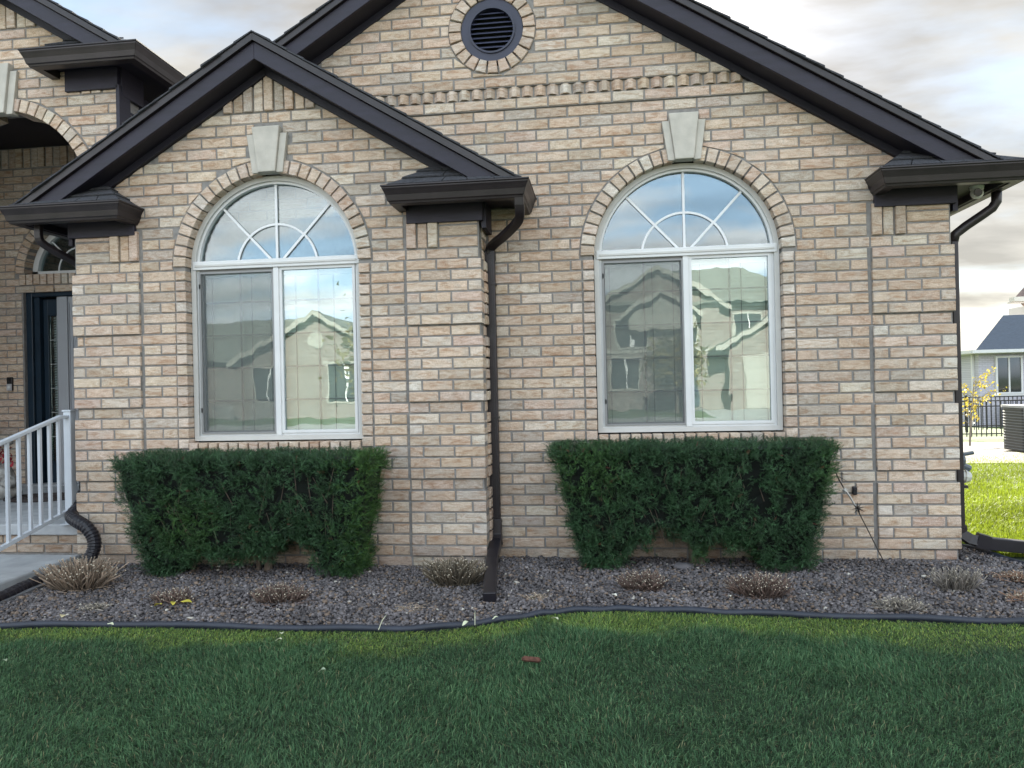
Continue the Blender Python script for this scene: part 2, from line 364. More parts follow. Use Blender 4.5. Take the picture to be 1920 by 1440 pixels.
def mortar_cells(mb, k0, k1, x0, x1, holes, fn, th=.10, clipf=None, sub=2):
    """mortar body built from bands; holes(z)-> list of (a,b)"""
    for k in range(k0, k1):
        for s_ in range(sub):
            z0 = zc(k)+(zc(k+1)-zc(k))*s_/sub; z1 = zc(k)+(zc(k+1)-zc(k))*(s_+1)/sub
            hb, ht = holes(z0+1e-4), holes(z1-1e-4)
            if len(hb) != len(ht):
                hb = ht = hb if len(hb) > len(ht) else ht
                if sub and len(hb) and any(b-a < .05 for a, b in hb): pass
            eb = [x0]+[v for h in hb for v in h]+[x1]; et = [x0]+[v for h in ht for v in h]+[x1]
            for i in range(0, len(eb), 2):
                p = [(eb[i], z0), (eb[i+1], z0), (et[i+1], z1), (et[i], z1)]
                if clipf: p = clipf(p)
                if not p or len(p) < 3 or parea(p) < 1e-6: continue
                n = len(p); V = [fn(q[0], q[1], 0) for q in p]+[fn(q[0], q[1], -th) for q in p]
                mb.add(V, [list(range(n)), list(range(2*n-1, n-1, -1))]+[(i_, n+i_, n+(i_+1) % n, (i_+1) % n) for i_ in range(n)])

house = thing('brick_house', 'tan brick house with dark gable trim, two arched windows and a porch at left', 'house')
YB = -.243
WIN = [(.53, 0., 'main'), (-2.075, YB, 'bay')]
OR, OH = .572, .57            # arch radius, half opening
SPR = 1.915; SILL = .795
def frontal(y): return lambda u, v, w: (u, y-w, v)

def win_holes(cx):
    def f(z):
        if z < SILL or z > SPR+OR+.01: return []
        if z <= SPR: return [(cx-OH-.01, cx+OH+.01)]
        d = (OR+.012)**2-(z-SPR)**2
        if d <= 0: return []
        return [(cx-sqrt(d), cx+sqrt(d))]
    return f
def arch_ring(wall, cx, cz, r0, r1, a0, a1, step, proud, back, pal=PINK, skip=None, name='arch_brick'):
    n = max(1, round((a1-a0)*(r0+r1)/2/step)); da = (a1-a0)/n; g = JT/2/((r0+r1)/2)
    for i in range(n):
        b0, b1 = a0+i*da+g, a0+(i+1)*da-g
        if skip and skip((b0+b1)/2): continue
        p = [(cx+r0*cos(b0), cz+r0*sin(b0)), (cx+r1*cos(b0), cz+r1*sin(b0)), (cx+r1*cos(b1), cz+r1*sin(b1)), (cx+r0*cos(b1), cz+r0*sin(b1))]
        lay(wall, p, proud, back, pal=pal, name=name)
def keystone(wall_obj, cx, y):
    z0, z1 = 2.487, 2.775
    m = MB(); m.prism([(cx-.057, z0), (cx+.057, z0), (cx+.092, z1), (cx-.092, z1)], y-.048, y+.03); bevel(m.out('keystone', STONE, wall_obj), .006)
    for s in (-1, 1):
        m = MB(); p = [(cx+s*.057, z0-.002), (cx+s*.100, z0-.002), (cx+s*.134, z1-.043), (cx+s*.087, z1-.043)]
        if s < 0: p = p[::-1]
        m.prism(p, y-.030, y+.03); bevel(m.out('keystone_wing', STONE, wall_obj), .004)
def key_cut(cx):
    h = lambda z: (.103+.034*(z-2.487)/.245) if z < 2.725 else .097
    return cut_poly_out(lambda z: cx-h(z), lambda z: cx+h(z), 2.487, 2.775)

QUO = {}
def kind_of(k):      # course kinds of the corner pilasters
    if 1 <= k <= 27 and k % 7 != 0: return 'proud'
    return 'flat'
def pilaster(wall, x0, x1, corner):
    """corner: +1 right edge is the house corner, -1 left edge"""
    wdt = x1-x0; m = (wdt)/2.46
    side_x = x1 if corner > 0 else x0
    for k in range(-2, 32):
        z0, z1 = zc(k), zc(k+1)
        if kind_of(k) == 'proud':
            longfirst = (k % 2 == 0)
            if longfirst: xs = [x0, x0+.46*m, x0+1.46*m, x1]
            else: xs = [x0, x0+m, x0+2*m, x1]
            for a, b in zip(xs[:-1], xs[1:]):
                small = (b-a) < .12
                lay(wall, rect(a, b, z0, z1), .022, .10, pal=PINK if small else PAL)
        elif k >= 29:
            # three soldiers toward the inner side, stretchers at the corner
            if k == 29:
                si = [(x0+.004+.068*i, x0+.004+.068*(i+1)) for i in range(3)] if corner > 0 else [(x1-.004-.068*(i+1), x1-.004-.068*i) for i in range(3)]
                for i, (a, b) in enumerate(si): lay(wall, rect(a, b, zc(29), zc(32)-.01), .022 if i != 1 else .010, .03, name='soldier_brick')
            if corner > 0: a, b = x0+.004+.204, x1-.02
            else: a, b = x0+.02, x1-.004-.204
            lay(wall, rect(a, b, z0, z1), .006, .10)
        else:
            a, b = (x0, x1-.02) if corner > 0 else (x0+.02, x1)
            off = x0 + (.3*m if k == 28 or k % 14 == 0 else .0)
            row(wall, k, a, b, off+.07, .006, back=.10)


def build_front(part, y, x0, x1, cx, k_top, clipf, pil, offs, extra_cuts=(), left_open=None):
    """common front: mortar + bricks + arched window surround"""
    wall = Wall(part, frontal(y))
    hol = win_holes(cx)
    stack0, stack1 = cx-OH-.078, cx+OH+.078
    cc_ = cut_circle(cx, SPR, OR+.094)
    kc = key_cut(cx)
    k_sp = int(round(SPR/C0))       # 28
    for k in range(-2, k_top):
        base = []; z0, z1 = zc(k), zc(k+1)
        off = offs[k % 2]
        # field limits at this course
        segs = []
        lo = x0; hi = x1
        for (p0, p1, c_) in pil:
            if k <= 27 and k % 7 != 0 or 29 <= k <= 31:
                if c_ < 0: lo = p1+.004
                else: hi = p0-.004
            elif k <= 28:
                if c_ < 0: lo = p1
                else: hi = p0
        if k >= 32: pass
        if z1 <= SILL-.055: segs = [(lo, hi)]
        elif k < k_sp: segs = [(lo, stack0), (stack1, hi)]
        else: segs = [(lo, cx), (cx, hi)] if z0 < SPR+OR+.1 else [(lo, hi)]
        pr = .006
        for a, b in segs:
            cuts = [c for c in (clipf,) if c]
            if k >= k_sp and z0 < SPR+OR+.1: cuts += [cc_, kc]
            elif z0 < 2.80: cuts += [kc]
            cuts += list(extra_cuts)
            yield_row(wall, k, a, b, off, cuts)
    # jamb stacks
    k = int(SILL//C0)
    for k in range(11, k_sp):
        z0, z1 = max(zc(k), SILL-.06), zc(k+1)
        for s in (-1, 1):
            a, b = (stack0, cx-OH) if s < 0 else (cx+OH, stack1)
            lay(wall, rect(a, b, z0, z1), .014, .11, pal=PINK, name='jamb_brick')
    # arch
    arch_ring(wall, cx, SPR, OR, OR+.084, radians(-2), radians(182), .0677, .016, .11, skip=lambda a: abs(a-pi/2) < .165)
    # sill (rowlock)
    n = 17; x = cx-OH; wd = 2*OH/n
    for i in range(n): lay(wall, rect(x+i*wd, x+(i+1)*wd, SILL-.075, SILL-.006), .030, .08, name='sill_brick')
    return wall
def yield_row(wall, k, a, b, off, cuts):
    if b-a < .03: return
    row(wall, k, a, b, off, .006, cuts)

# ---- main gable wall
MAX, MAP, MSL = -.69, 3.963, .62
main_part = None
mb = MB()
VX, VZ = -.66, 3.39
def main_holes(z):
    h = win_holes(.53)(z)
    d = .215**2-(z-VZ)**2
    if d > 0: h = h+[(VX-sqrt(d), VX+sqrt(d))]
    return sorted(h)
mclip = cut_rake(MAX, MAP+.06, MSL)
mortar_cells(mb, -3, 62, -3.44, 2.082, main_holes, frontal(0), .10, mclip)
main_wall = mb.out('main_wall', MORTAR, house)
PIL_M = [(1.622, 2.10, 1)]
def upper_shift(k): return .018 if k >= 44 else (.012 if k == 42 else .0)
w_main = Wall(main_wall, frontal(0))
ring_cut = cut_circle(VX, VZ, .284)
mrake = cut_rake(MAX, MAP-.004, MSL)
cxw = .53; stack0, stack1 = cxw-OH-.078, cxw+OH+.078
arc_cut = cut_circle(cxw, SPR, OR+.094); kcut = key_cut(cxw)
for k in range(-2, 61):
    z0 = zc(k); off = .092 if k % 2 == 0 else .011
    lo, hi = (-.72 if zc(k) < 2.2 else -3.3), 2.08
    if k <= 31: hi = 1.622-(.012 if kind_of(k) == 'proud' or k >= 29 else 0)
    cuts = [mrake]
    if k < 11: segs = [(lo, hi)]
    elif k < 28: segs = [(lo, stack0), (stack1, hi)]
    elif k < 38: segs = [(lo, cxw), (cxw, hi)]; cuts += [arc_cut, kcut]
    else: segs = [(lo, hi)]; cuts += [kcut]
    if k < 40 and z0 > 2.48: segs = [(lo, cxw), (cxw, hi)]
    if k >= 40: cuts += [ring_cut]
    if 43 == k:
        # saw-tooth course
        x = -1.95
        while x < 1.1:
            if abs(x-MAX)*MSL+z0+.07 < MAP:
                a = x; b = x+.0815; c = (a+b)/2; hw = .036; f = .013; zz0, zz1 = zc(43)+.005, zc(44)-.005
                q = [(c-hw, .0), (c-f, -.030), (c+f, -.030), (c+hw, .0)]
                V = []
                for (px, py) in q: V.append((px, py+R.uniform(-.002, .002), zz0+R.uniform(-.002, .002)))
                for (px, py) in q: V.append((px, py+R.uniform(-.002, .002), zz1))
                V += [(c-hw, .02, zz0), (c+hw, .02, zz0), (c-hw, .02, zz1), (c+hw, .02, zz1)]
                F = [(0, 1, 5, 4), (1, 2, 6, 5), (2, 3, 7, 6), (4, 5, 6, 7), (3, 2, 1, 0), (3, 9, 11, 7), (8, 0, 4, 10), (4, 7, 11, 10), (0, 8, 9, 3)]
                RECS.append(dict(name='dentil_brick', V=V, F=F, col=pick(PINK if R.random() < .5 else PAL), wall=w_main, area=1))
            x += .0815
        continue
    for a, b in segs: row(w_main, k, a, b, off, .006+upper_shift(k), cuts, back=.03)
pilaster(w_main, 1.622, 2.10, 1)
for k in range(11, 28):
    for s in (-1, 1):
        a, b = (stack0, cxw-OH) if s < 0 else (cxw+OH, stack1)
        lay(w_main, rect(a, b, max(zc(k), SILL-.06), zc(k+1)), .014, .11, pal=PINK, name='jamb_brick')
# hidden side strip of mortar proud on upper wall
m = MB()
for k in list(range(44, 61))+[42]:
    p = mrake([(-3, zc(k)+.001), (2, zc(k)+.001), (2, zc(k+1)+.001), (-3, zc(k+1)+.001)])
    if p and len(p) > 2:
        pr_ = upper_shift(k)
        zb, zt_ = zc(k), zc(k+1); zm = (zb+zt_)/2; d_ = .25**2-(zm-VZ)**2
        xs_ = sorted(q[0] for q in p); xa_, xb_ = xs_[0], xs_[-1]
        if k == 42: m.prism(p, -pr_, 0); continue
        if d_ > 0:
            h_ = sqrt(d_); m.prism(clip(p, 1, 0, VX-h_), -pr_, 0); m.prism(clip(p, -1, 0, -(VX+h_)), -pr_, 0)
        else: m.prism(p, -pr_, 0)
m.out('corbelled_mortar', MORTAR, main_wall)
def pil_mortar(x0, x1, y, part):
    m = MB()
    for k0_ in (1, 8, 15, 22): m.box(x0+.006, x1-.006, y-.0165, y+.08, zc(k0_)+.004, zc(k0_+6)-.004)
    m.out('pilaster_mortar', MORTAR, part)
pil_mortar(1.622, 2.10, 0, main_wall)
arch_ring(w_main, VX, VZ, .203, .280, 0, 2*pi, .0677, .036, .05)
# ---- bay wall
BCX, BAP, BSL = -2.075, 3.105, .61
BX0, BX1 = -3.44, -.72
mb = MB(); bclip = cut_rake(BCX, BAP+.05, BSL)
mortar_cells(mb, -3, 47, BX0+.018, BX1-.018, win_holes(BCX), frontal(YB), .10, bclip)
mb.box(BX1-.118, BX1-.018, YB+.10, 0, -.15, 2.2); mb.box(BX0+.018, BX0+.118, YB+.10, 0, -.15, 2.2)
bay_wall = mb.out('bay_wall', MORTAR, house)
w_bay = Wall(bay_wall, frontal(YB))
brake = cut_rake(BCX, BAP-.004, BSL)
stb0, stb1 = BCX-OH-.078, BCX+OH+.078
arc_b = cut_circle(BCX, SPR, OR+.094); kcb = key_cut(BCX)
LP, RP = BX0+.478, BX1-.478       # inner edges of the pilasters
for k in range(-2, 46):
    off = -.005 if k % 2 == 0 else .096
    lo, hi = BX0, BX1
    if k <= 31:
        g = .010 if kind_of(k) == 'proud' or k >= 29 else 0
        lo, hi = LP+g, RP-g
    cuts = [brake]
    if k < 11: segs = [(lo, hi)]
    elif k < 28: segs = [(lo, stb0), (stb1, hi)]
    elif k < 38: segs = [(lo, BCX), (BCX, hi)]; cuts += [arc_b, kcb]
    elif k < 42: segs = [(lo, BCX), (BCX, hi)]; cuts += [kcb]
    else: segs = []
    for a, b in segs: row(w_bay, k, a, b, off, .006, cuts, back=.03)
# narrow filler columns beside stacks get half bricks like the photo (handled by running bond)
x = BCX-.5
i = 0
while x < BCX+.5:
    p = rect(x, x+.068, zc(42), zc(42)+.24)
    p = brake(p)
    if p and len(p) >= 3 and parea(p) > .001: lay(w_bay, p, .020 if i % 2 else .012, .03, name='soldier_brick')
    x += .068; i += 1
pilaster(w_bay, BX0, LP, -1); pilaster(w_bay, RP, BX1, 1); pil_mortar(BX0, LP, YB, bay_wall); pil_mortar(RP, BX1, YB, bay_wall)
for k in range(11, 28):
    for s in (-1, 1):
        a, b = (stb0, BCX-OH) if s < 0 else (BCX+OH, stb1)
        lay(w_bay, rect(a, b, max(zc(k), SILL-.06), zc(k+1)), .014, .11, pal=PINK, name='jamb_brick')
for w_, c_ in ((w_main, .53), (w_bay, BCX)):
    arch_ring(w_, c_, SPR, OR, OR+.084, 0, pi, .0677, .016, .11, skip=lambda a: abs(a-pi/2) < .15)
    n = 17; wd = 2*OH/n
    for i in range(n): lay(w_, rect(c_-OH+i*wd, c_-OH+(i+1)*wd, SILL-.075, SILL-.006), .028, .08, name='sill_brick')
# bay right flank bricks (facing +X)
w_flank = Wall(bay_wall, lambda u, v, w: (BX1-.018+w, u, v))
for k in range(-2, 32):
    pr = .024 if kind_of(k) == 'proud' else .006
    a = YB+.09
    lay(w_flank, rect(a, 0.0, zc(k), zc(k+1)), pr, .02)
keystone(main_wall, .53, 0); keystone(bay_wall, BCX, YB)

# ---- porch gable front wall
PY = -.05; PCX, PAP, PSL = -4.12, 3.857, .61
PR, PZ0 = .675, 2.416
mb = MB()
def porch_hole(z):
    if z < PZ0: return [(PCX-PR, PCX+PR)]
    d = (PR+.01)**2-(z-PZ0)**2
    return [(PCX-sqrt(d), PCX+sqrt(d))] if d > 0 else []
mortar_cells(mb, 0, 58, -5.02, -3.225, porch_hole, frontal(PY), .22, cut_rake(PCX, PAP+.05, PSL))
porch_wall = mb.out('porch_wall', MORTAR, house)
w_por = Wall(porch_wall, frontal(PY))
cutp = cut_circle(PCX, PZ0, PR+.094); prk = cut_rake(PCX, PAP, PSL)
pk = cut_poly_out(lambda z: PCX-.15, lambda z: PCX+.15, 3.05, 3.38)
for k in range(28, 56):
    off = .03 if k % 2 else .13
    cuts = [prk]
    segs = [(-5.02, PCX), (PCX, -3.22)]
    if zc(k) < PZ0: segs = [(-5.02, PCX-PR-.01), (PCX+PR+.01, -3.22)]
    elif zc(k) < PZ0+PR+.12: cuts += [cutp, pk]
    elif zc(k) < 3.38: cuts += [pk]
    if 53 <= k: continue
    sol = 46 <= k <= 47
    for a, b in segs:
        if sol and a > PCX-.1: b = -3.50
        row(w_por, k, a, b, off, .006, cuts)
    if 44 <= k <= 48: pass
for i in range(2): lay(w_por, rect(-3.495+i*.075, -3.42+i*.075, zc(46), zc(48)+.03), .016, .03, name='soldier_brick')
for k in (46, 47): lay(w_por, rect(-3.34, -3.225, zc(k), zc(k+1)), .006, .03)
x = PCX-.9; i = 0
while x < PCX+.9:
    p = prk(rect(x, x+.075, zc(53), zc(53)+.25))
    if p and len(p) >= 3 and parea(p) > .001: lay(w_por, p, .018 if i % 2 else .010, .03, name='soldier_brick')
    x += .075; i += 1
arch_ring(w_por, PCX, PZ0, PR, PR+.084, 0, pi, .0677, .020, .20, pal=PAL, skip=lambda a: abs(a-pi/2) < .14)
m = MB(); m.prism([(PCX-.075, 3.06), (PCX+.075, 3.06), (PCX+.12, 3.40), (PCX-.12, 3.40)], PY-.05, PY+.03); bevel(m.out('keystone', STONE, porch_wall), .005)
for s in (-1, 1):
    p = [(PCX+s*.076, 3.055), (PCX+s*.125, 3.055), (PCX+s*.165, 3.35), (PCX+s*.112, 3.35)]
    m = MB(); m.prism(p if s > 0 else p[::-1], PY-.03, PY+.03); bevel(m.out('keystone_wing', STONE, porch_wall), .004)
# dark lap siding on the side of the raised porch gable
m = MB()
for i in range(7):
    z = 2.6+i*.09; m.add([(-3.222, PY-.0, z), (-3.222, 3.5, z), (-3.236, 3.5, z+.088), (-3.236, PY-.0, z+.088), (-3.30, PY+.23, z), (-3.30, 3.5, z), (-3.30, 3.5, z+.088), (-3.30, PY+.23, z+.088)],
          [(0, 1, 2, 3), (0, 4, 5, 1), (7, 3, 2, 6), (0, 3, 7, 4)])
m.out('side_siding', TRIM, house)
m = MB(); m.box(-3.225, -3.20, PY-.03, PY+.09, 2.5, 3.2); m.out('corner_board', TRIM, house)

# ---- entry recess
EY = 1.80
mb = MB()
ECX, ER, EZ = -5.01, .49, 2.29
def entry_hole(z):
    if z < 2.13: return [(-5.52, -4.50)]
    if z < EZ: return []
    d = ER**2-(z-EZ)**2
    return [(ECX-sqrt(d), ECX+sqrt(d))] if d > 0 else []
mortar_cells(mb, 0, 56, -6.3, -3.44, entry_hole, frontal(EY), .20)
entry_wall = mb.out('entry_wall', MORTAR, house)
w_ent = Wall(entry_wall, frontal(EY))
ce = cut_circle(ECX, EZ, ER+.1)
for k in range(0, 48):
    z0 = zc(k); off = .05 if k % 2 else .15
    cuts = []
    if z0 < 2.06: segs = [(-5.80, -5.53), (-4.49, -3.9)]
    elif z0 < 2.12: segs = [(-5.80, -3.9)]
    elif z0 < EZ-.07: segs = [(-5.80, -5.555)]
    elif z0 < EZ+ER+.12: segs = [(-5.8, ECX), (ECX, -3.9)]; cuts = [ce]
    else: segs = [(-5.8, -3.9)]
    for a, b in segs: row(w_ent, k, a, b, off, .006, cuts)
n = 15
for i in range(n): lay(w_ent, rect(-5.55+i*.0735, -5.55+(i+1)*.0735, EZ-.115, EZ-.005), .020, .05, pal=PINK, name='sill_brick')
arch_ring(w_ent, ECX, EZ, ER+.0, ER+.09, 0, pi, .0677, .014, .13, pal=PAL)
for i in range(26): lay(w_ent, rect(-5.8+i*.078, -5.8+(i+1)*.078, 3.305, 3.496), .006 if i % 3 else .02, .02, name='soldier_brick')
for k in range(0, 50):
    pass
w_left = Wall(entry_wall, lambda u, v, w: (-5.80+w, u, v))
m = MB(); m.box(-5.95, -5.80, -.05, EY, 0, 3.6); m.out('recess_side_wall', MORTAR, house)
for k in range(2, 50):
    for u in (1.0, 1.2, 1.4, 1.6):
        o_ = .1 if k % 2 else 0
        lay(w_left, rect(u-o_, u-o_+.2, zc(k), zc(k+1)), .006, .02)
# emit bricks: the largest 300 plain bricks as objects, the rest as one joined piece per wall
plain = [r for r in RECS if r['name'] == 'brick']; plain.sort(key=lambda r: -r['area'])
top = set(id(r) for r in plain[:296])
rest = {}
for r in RECS:
    if r['name'] != 'brick' or id(r) in top:
        V = np.array(r['V']); c = V.mean(axis=0)
        mesh_obj(r['name'], V, r['F'], BRICK, r['wall'].part, col=r['col'], loc=c)
    else: rest.setdefault(r['wall'].part.name, []).append(r)
for pn, rs in rest.items():
    V = []; F = []; Cc = []
    for r in rs:
        b = len(V); V += r['V']; F += [[i+b for i in f] for f in r['F']]; Cc += [r['col']]*len(r['V'])
    o = mesh_obj('brickwork', V, F, BRICK, rs[0]['wall'].part, col=np.array(Cc)); o['kind'] = 'stuff'
print('bricks', len(RECS))

# ------------------------------------------------------------------ roofs, rakes, cornice returns
def rake_side(part_parent, cx, ap, sl, yf, yb, xe, s, wally, y_back_roof, zcut=0):
    """one slope of a gable; s=+1 right. xe = eave x. lines: z = ap + d - sl*|x-cx|"""
    def ln(x, d): return ap+d-sl*abs(x-cx)
    def band(name, d0, d1, y0, y1, m, x_a=cx, x_b=xe, bev=.003):
        p = [(x_a, ln(x_a, d0)), (x_b, ln(x_b, d0)), (x_b, ln(x_b, d1)), (x_a, ln(x_a, d1))]
        if s < 0: p = [(q[0], q[1]) for q in p][::-1]
        p = clip(p, 0, -1, -zcut)
        q = MB(); q.prism(p, y0, y1); o = q.out(name, m, part_parent)
        return o
    bevel(band('rake_board', .035, .140, yf, yf+.022, TRIM), .003)
    bevel(band('rake_trim', .142, .186, yf-.022, yf+.022, GUT), .003)
    band('rake_soffit', .045, .055, yf+.022, wally+.01, SOFF)
    bevel(band('rake_frieze', -.006, .045, wally-.034, wally-.001, SOFF), .003)
    band('roof_deck', .075, .180, yf+.022, y_back_roof, SOFF)
    # shingle courses
    q = MB(); n = int(abs(xe-cx)/.105)+1
    for i in range(n):
        xa = cx+s*i*.105; xb = cx+s*min((i+1)*.105+.012, abs(xe-cx)+.02)
        jf = R.uniform(-.006, .006); d = .187+R.uniform(0, .002)
        V = []
        for y_ in (yf-.034+jf, y_back_roof):
            V += [(xa, y_, ln(xa, d)+.001), (xb, y_, ln(xb, d)+.004), (xb, y_, ln(xb, d)+.017), (xa, y_, ln(xa, d)+.008)]
        F = [(0, 1, 2, 3), (7, 6, 5, 4), (0, 4, 5, 1), (3, 2, 6, 7), (1, 5, 6, 2), (0, 3, 7, 4)]
        q.add(V, F)
    o = q.out('shingle_courses', SHING, part_parent); o['kind'] = 'stuff'

roof_main = MB(); roof_main.tube([(MAX, -.2, MAP+.195), (MAX, 11, MAP+.195)], .018, 6); roof_main = roof_main.out('main_roof', SHING, house)
roof_bay = MB(); roof_bay.tube([(BCX, YB-.19, BAP+.188), (BCX, .6, BAP+.188)], .014, 6); roof_bay = roof_bay.out('bay_roof', SHING, house)
roof_por = MB(); roof_por.tube([(PCX, -.3, PAP+.205), (PCX, 6, PAP+.205)], .02, 6); roof_por = roof_por.out('porch_roof', SHING, house)
for s in (-1, 1):
    rake_side(roof_bay, BCX, BAP, BSL, YB-.18, YB, BCX+s*1.60, s, YB, .30 if s < 0 else .0, 2.312)
    rake_side(roof_main, MAX, MAP, MSL, -.20, 0, MAX+s*3.06, s, 0, 11, 2.318)
    rake_side(roof_por, PCX, PAP, PSL, PY-.20, PY, PCX+s*1.11, s, PY, 6 if s > 0 else PY+.22, 3.388)

GPROF = [(0, -.10), (.058, -.10), (.062, -.088), (.070, -.082), (.072, -.074), (.078, -.050), (.088, -.028), (.095, -.014), (.096, -.006), (.102, -.004), (.102, .006), (.092, .006), (.090, -.004), (.0, -.004)]
def cornice_return(parent, xin, xout, yw, yf, yb, zt, s, wall_corner, shing_ap, shing_sl, gcx, frieze_in, zfr):
    """s=+1: outer side to the right"""
    # gutter swept round three sides
    q = MB(); n = len(GPROF); V = []
    for (o, dz) in GPROF:
        V += [(xin-s*o, yw-.002, zt+dz), (xin-s*o, yf-o, zt+dz), (xout+s*o, yf-o, zt+dz), (xout+s*o, yb, zt+dz)]
    F = []
    for i in range(n):
        j = (i+1) % n
        for a in range(3):
            f = (i*4+a, j*4+a, j*4+a+1, i*4+a+1); F.append(f if s > 0 else f[::-1])
    F.append([i*4 for i in range(n)]); F.append([i*4+3 for i in range(n-1, -1, -1)])
    q.add(V, F); bevel(q.out('gutter', GUT, parent), .002, 1)
    x0, x1 = sorted((xin, xout))
    q = MB(); q.box(x0, x1, yf, yw-.001, zt-.050, zt-.010)
    lo, hi = sorted((wall_corner, xout)); q.box(lo, hi, yw, yb, zt-.050, zt-.010)
    q.out('return_soffit', SOFF, parent)
    q = MB(); q.box(x0+.004, x1-.004, yf+.001, yf+.020, zt-.094, zt-.051); a_, b_ = sorted((xout-s*.001, xout-s*.020)); q.box(a_, b_, yf+.021, yb, zt-.094, zt-.051); q.out('fascia_board', TRIM, parent)
    # frieze board on wall, front and flank
    q = MB(); a, b = sorted((frieze_in, wall_corner+s*.012)); q.box(a, b, yw-.030, yw-.001, zfr, zt-.0505); bevel(q.out('frieze_board', TRIM, parent), .003)
    q = MB(); a, b = sorted((wall_corner-s*.0, wall_corner+s*.028)); q.box(a, b, yw-.0005, yw+.24 if s > 0 else yw+.2, zfr-.04, zt-.051); q.out('flank_frieze', TRIM, parent)
    # little hip roof with shingle tabs
    ye = yf-.055; ze = zt+.004; slope = .80
    apx_in = xin-s*.055 + s*(yw-ye)*.99
    ztop = ze+(yw-ye)*slope
    xo_top = gcx+s*(shing_ap-ztop)/shing_sl
    A = Vector((xin-s*.075, ye, ze)); B = Vector((xout+s*.06, ye, ze)); Cq = Vector((xo_top, yw, ztop)); D = Vector((apx_in, yw, ztop)); E = Vector((xin-s*.075, yw, ze))
    q = MB(); F = [(0, 1, 2, 3), (0, 3, 4), (0, 4, 2, 1), (3, 2, 4)]; q.add([A, B, Cq, D, E], F if s > 0 else [f[::-1] for f in F]); hip = q.out('return_roof', SHING, parent)
    rows = 3
    for i in range(rows):
        t0, t1 = i/rows, min(1, (i+1.25)/rows)
        l0, l1 = A.lerp(D, t0), A.lerp(D, t1); r0_, r1_ = B.lerp(Cq, t0), B.lerp(Cq, t1)
        w_ = (r0_-l0).length; nt_ = max(2, int(w_/.15)); cuts = [0]+[(j+(.5 if i % 2 else .0)+R.uniform(-.1, .1))/nt_ for j in range(1, nt_)]+[1]
        for a_, b_ in zip(cuts[:-1], cuts[1:]):
            up_ = Vector((0, -.5, .86))
            e = .004+.0015*R.random()
            q = MB(); P4 = [l0.lerp(r0_, a_+.004)+up_*(.014+e), l0.lerp(r0_, b_-.004)+up_*(.014+e), l1.lerp(r1_, b_-.004)+up_*.003, l1.lerp(r1_, a_+.004)+up_*.003]
            V = P4+[p-up_*.009 for p in P4]; F = [(0, 1, 2, 3), (4, 7, 6, 5), (0, 4, 5, 1), (1, 5, 6, 2), (2, 6, 7, 3), (3, 7, 4, 0)]
            q.add(V, F if s > 0 else [f[::-1] for f in F]); q.out('shingle', SHING, parent)
    # inner hip shingles
    for i in range(3):
        t0, t1 = i/3, min(1, (i+1.2)/3)
        l0, l1 = A.lerp(D, t0), A.lerp(D, t1); r0_, r1_ = E.lerp(D, t0), E.lerp(D, t1)
        up_ = Vector((-s*.5, 0, .86)); P4 = [l0+up_*.012, r0_+up_*.012, r1_+up_*.003, l1+up_*.003]; V = P4+[p-up_*.008 for p in P4]
        q = MB(); q.add(V, [(0, 3, 2, 1), (4, 5, 6, 7), (0, 1, 5, 4), (1, 2, 6, 5), (2, 3, 7, 6), (3, 0, 4, 7)]); q.out('shingle', SHING, parent)

cornice_return(roof_bay, -1.176, -.50, YB, -.40, -.004, 2.297, 1, BX1, BAP+.19, BSL, BCX, -1.185, 2.118)
cornice_return(roof_bay, -3.03, -3.65, YB, -.40, .5, 2.300, -1, BX0, BAP+.19, BSL, BCX, -2.985, 2.132)
cornice_return(roof_main, 1.700, 2.34, 0, -.165, 11, 2.305, 1, 2.10, MAP+.205, MSL, MAX, 1.645, 2.134)
cornice_return(roof_por, -3.65, -3.02, PY, -.21, 6, 3.375, 1, -3.225, PAP+.19, PSL, PCX, -3.60, 3.178)

# vent
m = MB(); nn = 48
def ring(m, cx, cz, r0, r1, y0, y1, n=48, a0=0, a1=2*pi):
    full = abs(a1-a0-2*pi) < 1e-6; k = n if full else n+1
    V = []
    for i in range(k):
        a = a0+(a1-a0)*i/n
        for r_, y_ in ((r0, y0), (r1, y0), (r1, y1), (r0, y1)): V.append((cx+r_*cos(a), y_, cz+r_*sin(a)))
    F = []
    for i in range(n):
        j = (i+1) % k
        for c in range(4):
            d = (c+1) % 4; F.append((i*4+c, i*4+d, j*4+d, j*4+c))
    if not full: F += [(0, 3, 2, 1), (n*4, n*4+1, n*4+2, n*4+3)]
    m.add(V, F); return m
NVY = mat('blue_black_vent_paint', (.022, .024, .045), .45, .15, 6)
ring(m, VX, VZ, .145, .200, -.022, .05); vent = m.out('gable_vent', NVY, house)
m = MB(); ring(m, VX, VZ, .138, .150, -.032, .04); m.out('vent_ring', NVY, vent)
NVS = mat('vent_slat_paint', (.040, .044, .075), .45, .1, 6)
for i in range(9):
    z = VZ-.128+i*.031; h = sqrt(max(.145**2-(z-VZ)**2, .001))
    m = MB(); V = [(VX-h, -.018, z-.014), (VX+h, -.018, z-.014), (VX+h, .02, z+.012), (VX-h, .02, z+.012)]; V += [(a, b+.004, c+.007) for a, b, c in V]
    m.add(V, [(0, 1, 2, 3), (7, 6, 5, 4), (0, 4, 5, 1), (1, 5, 6, 2), (2, 6, 7, 3), (3, 7, 4, 0)]); m.out('slat', NVS, vent)
m = MB(); m.box(VX-.25, VX+.25, .055, .075, VZ-.25, VZ+.25); m.out('vent_backing', DARK, vent)

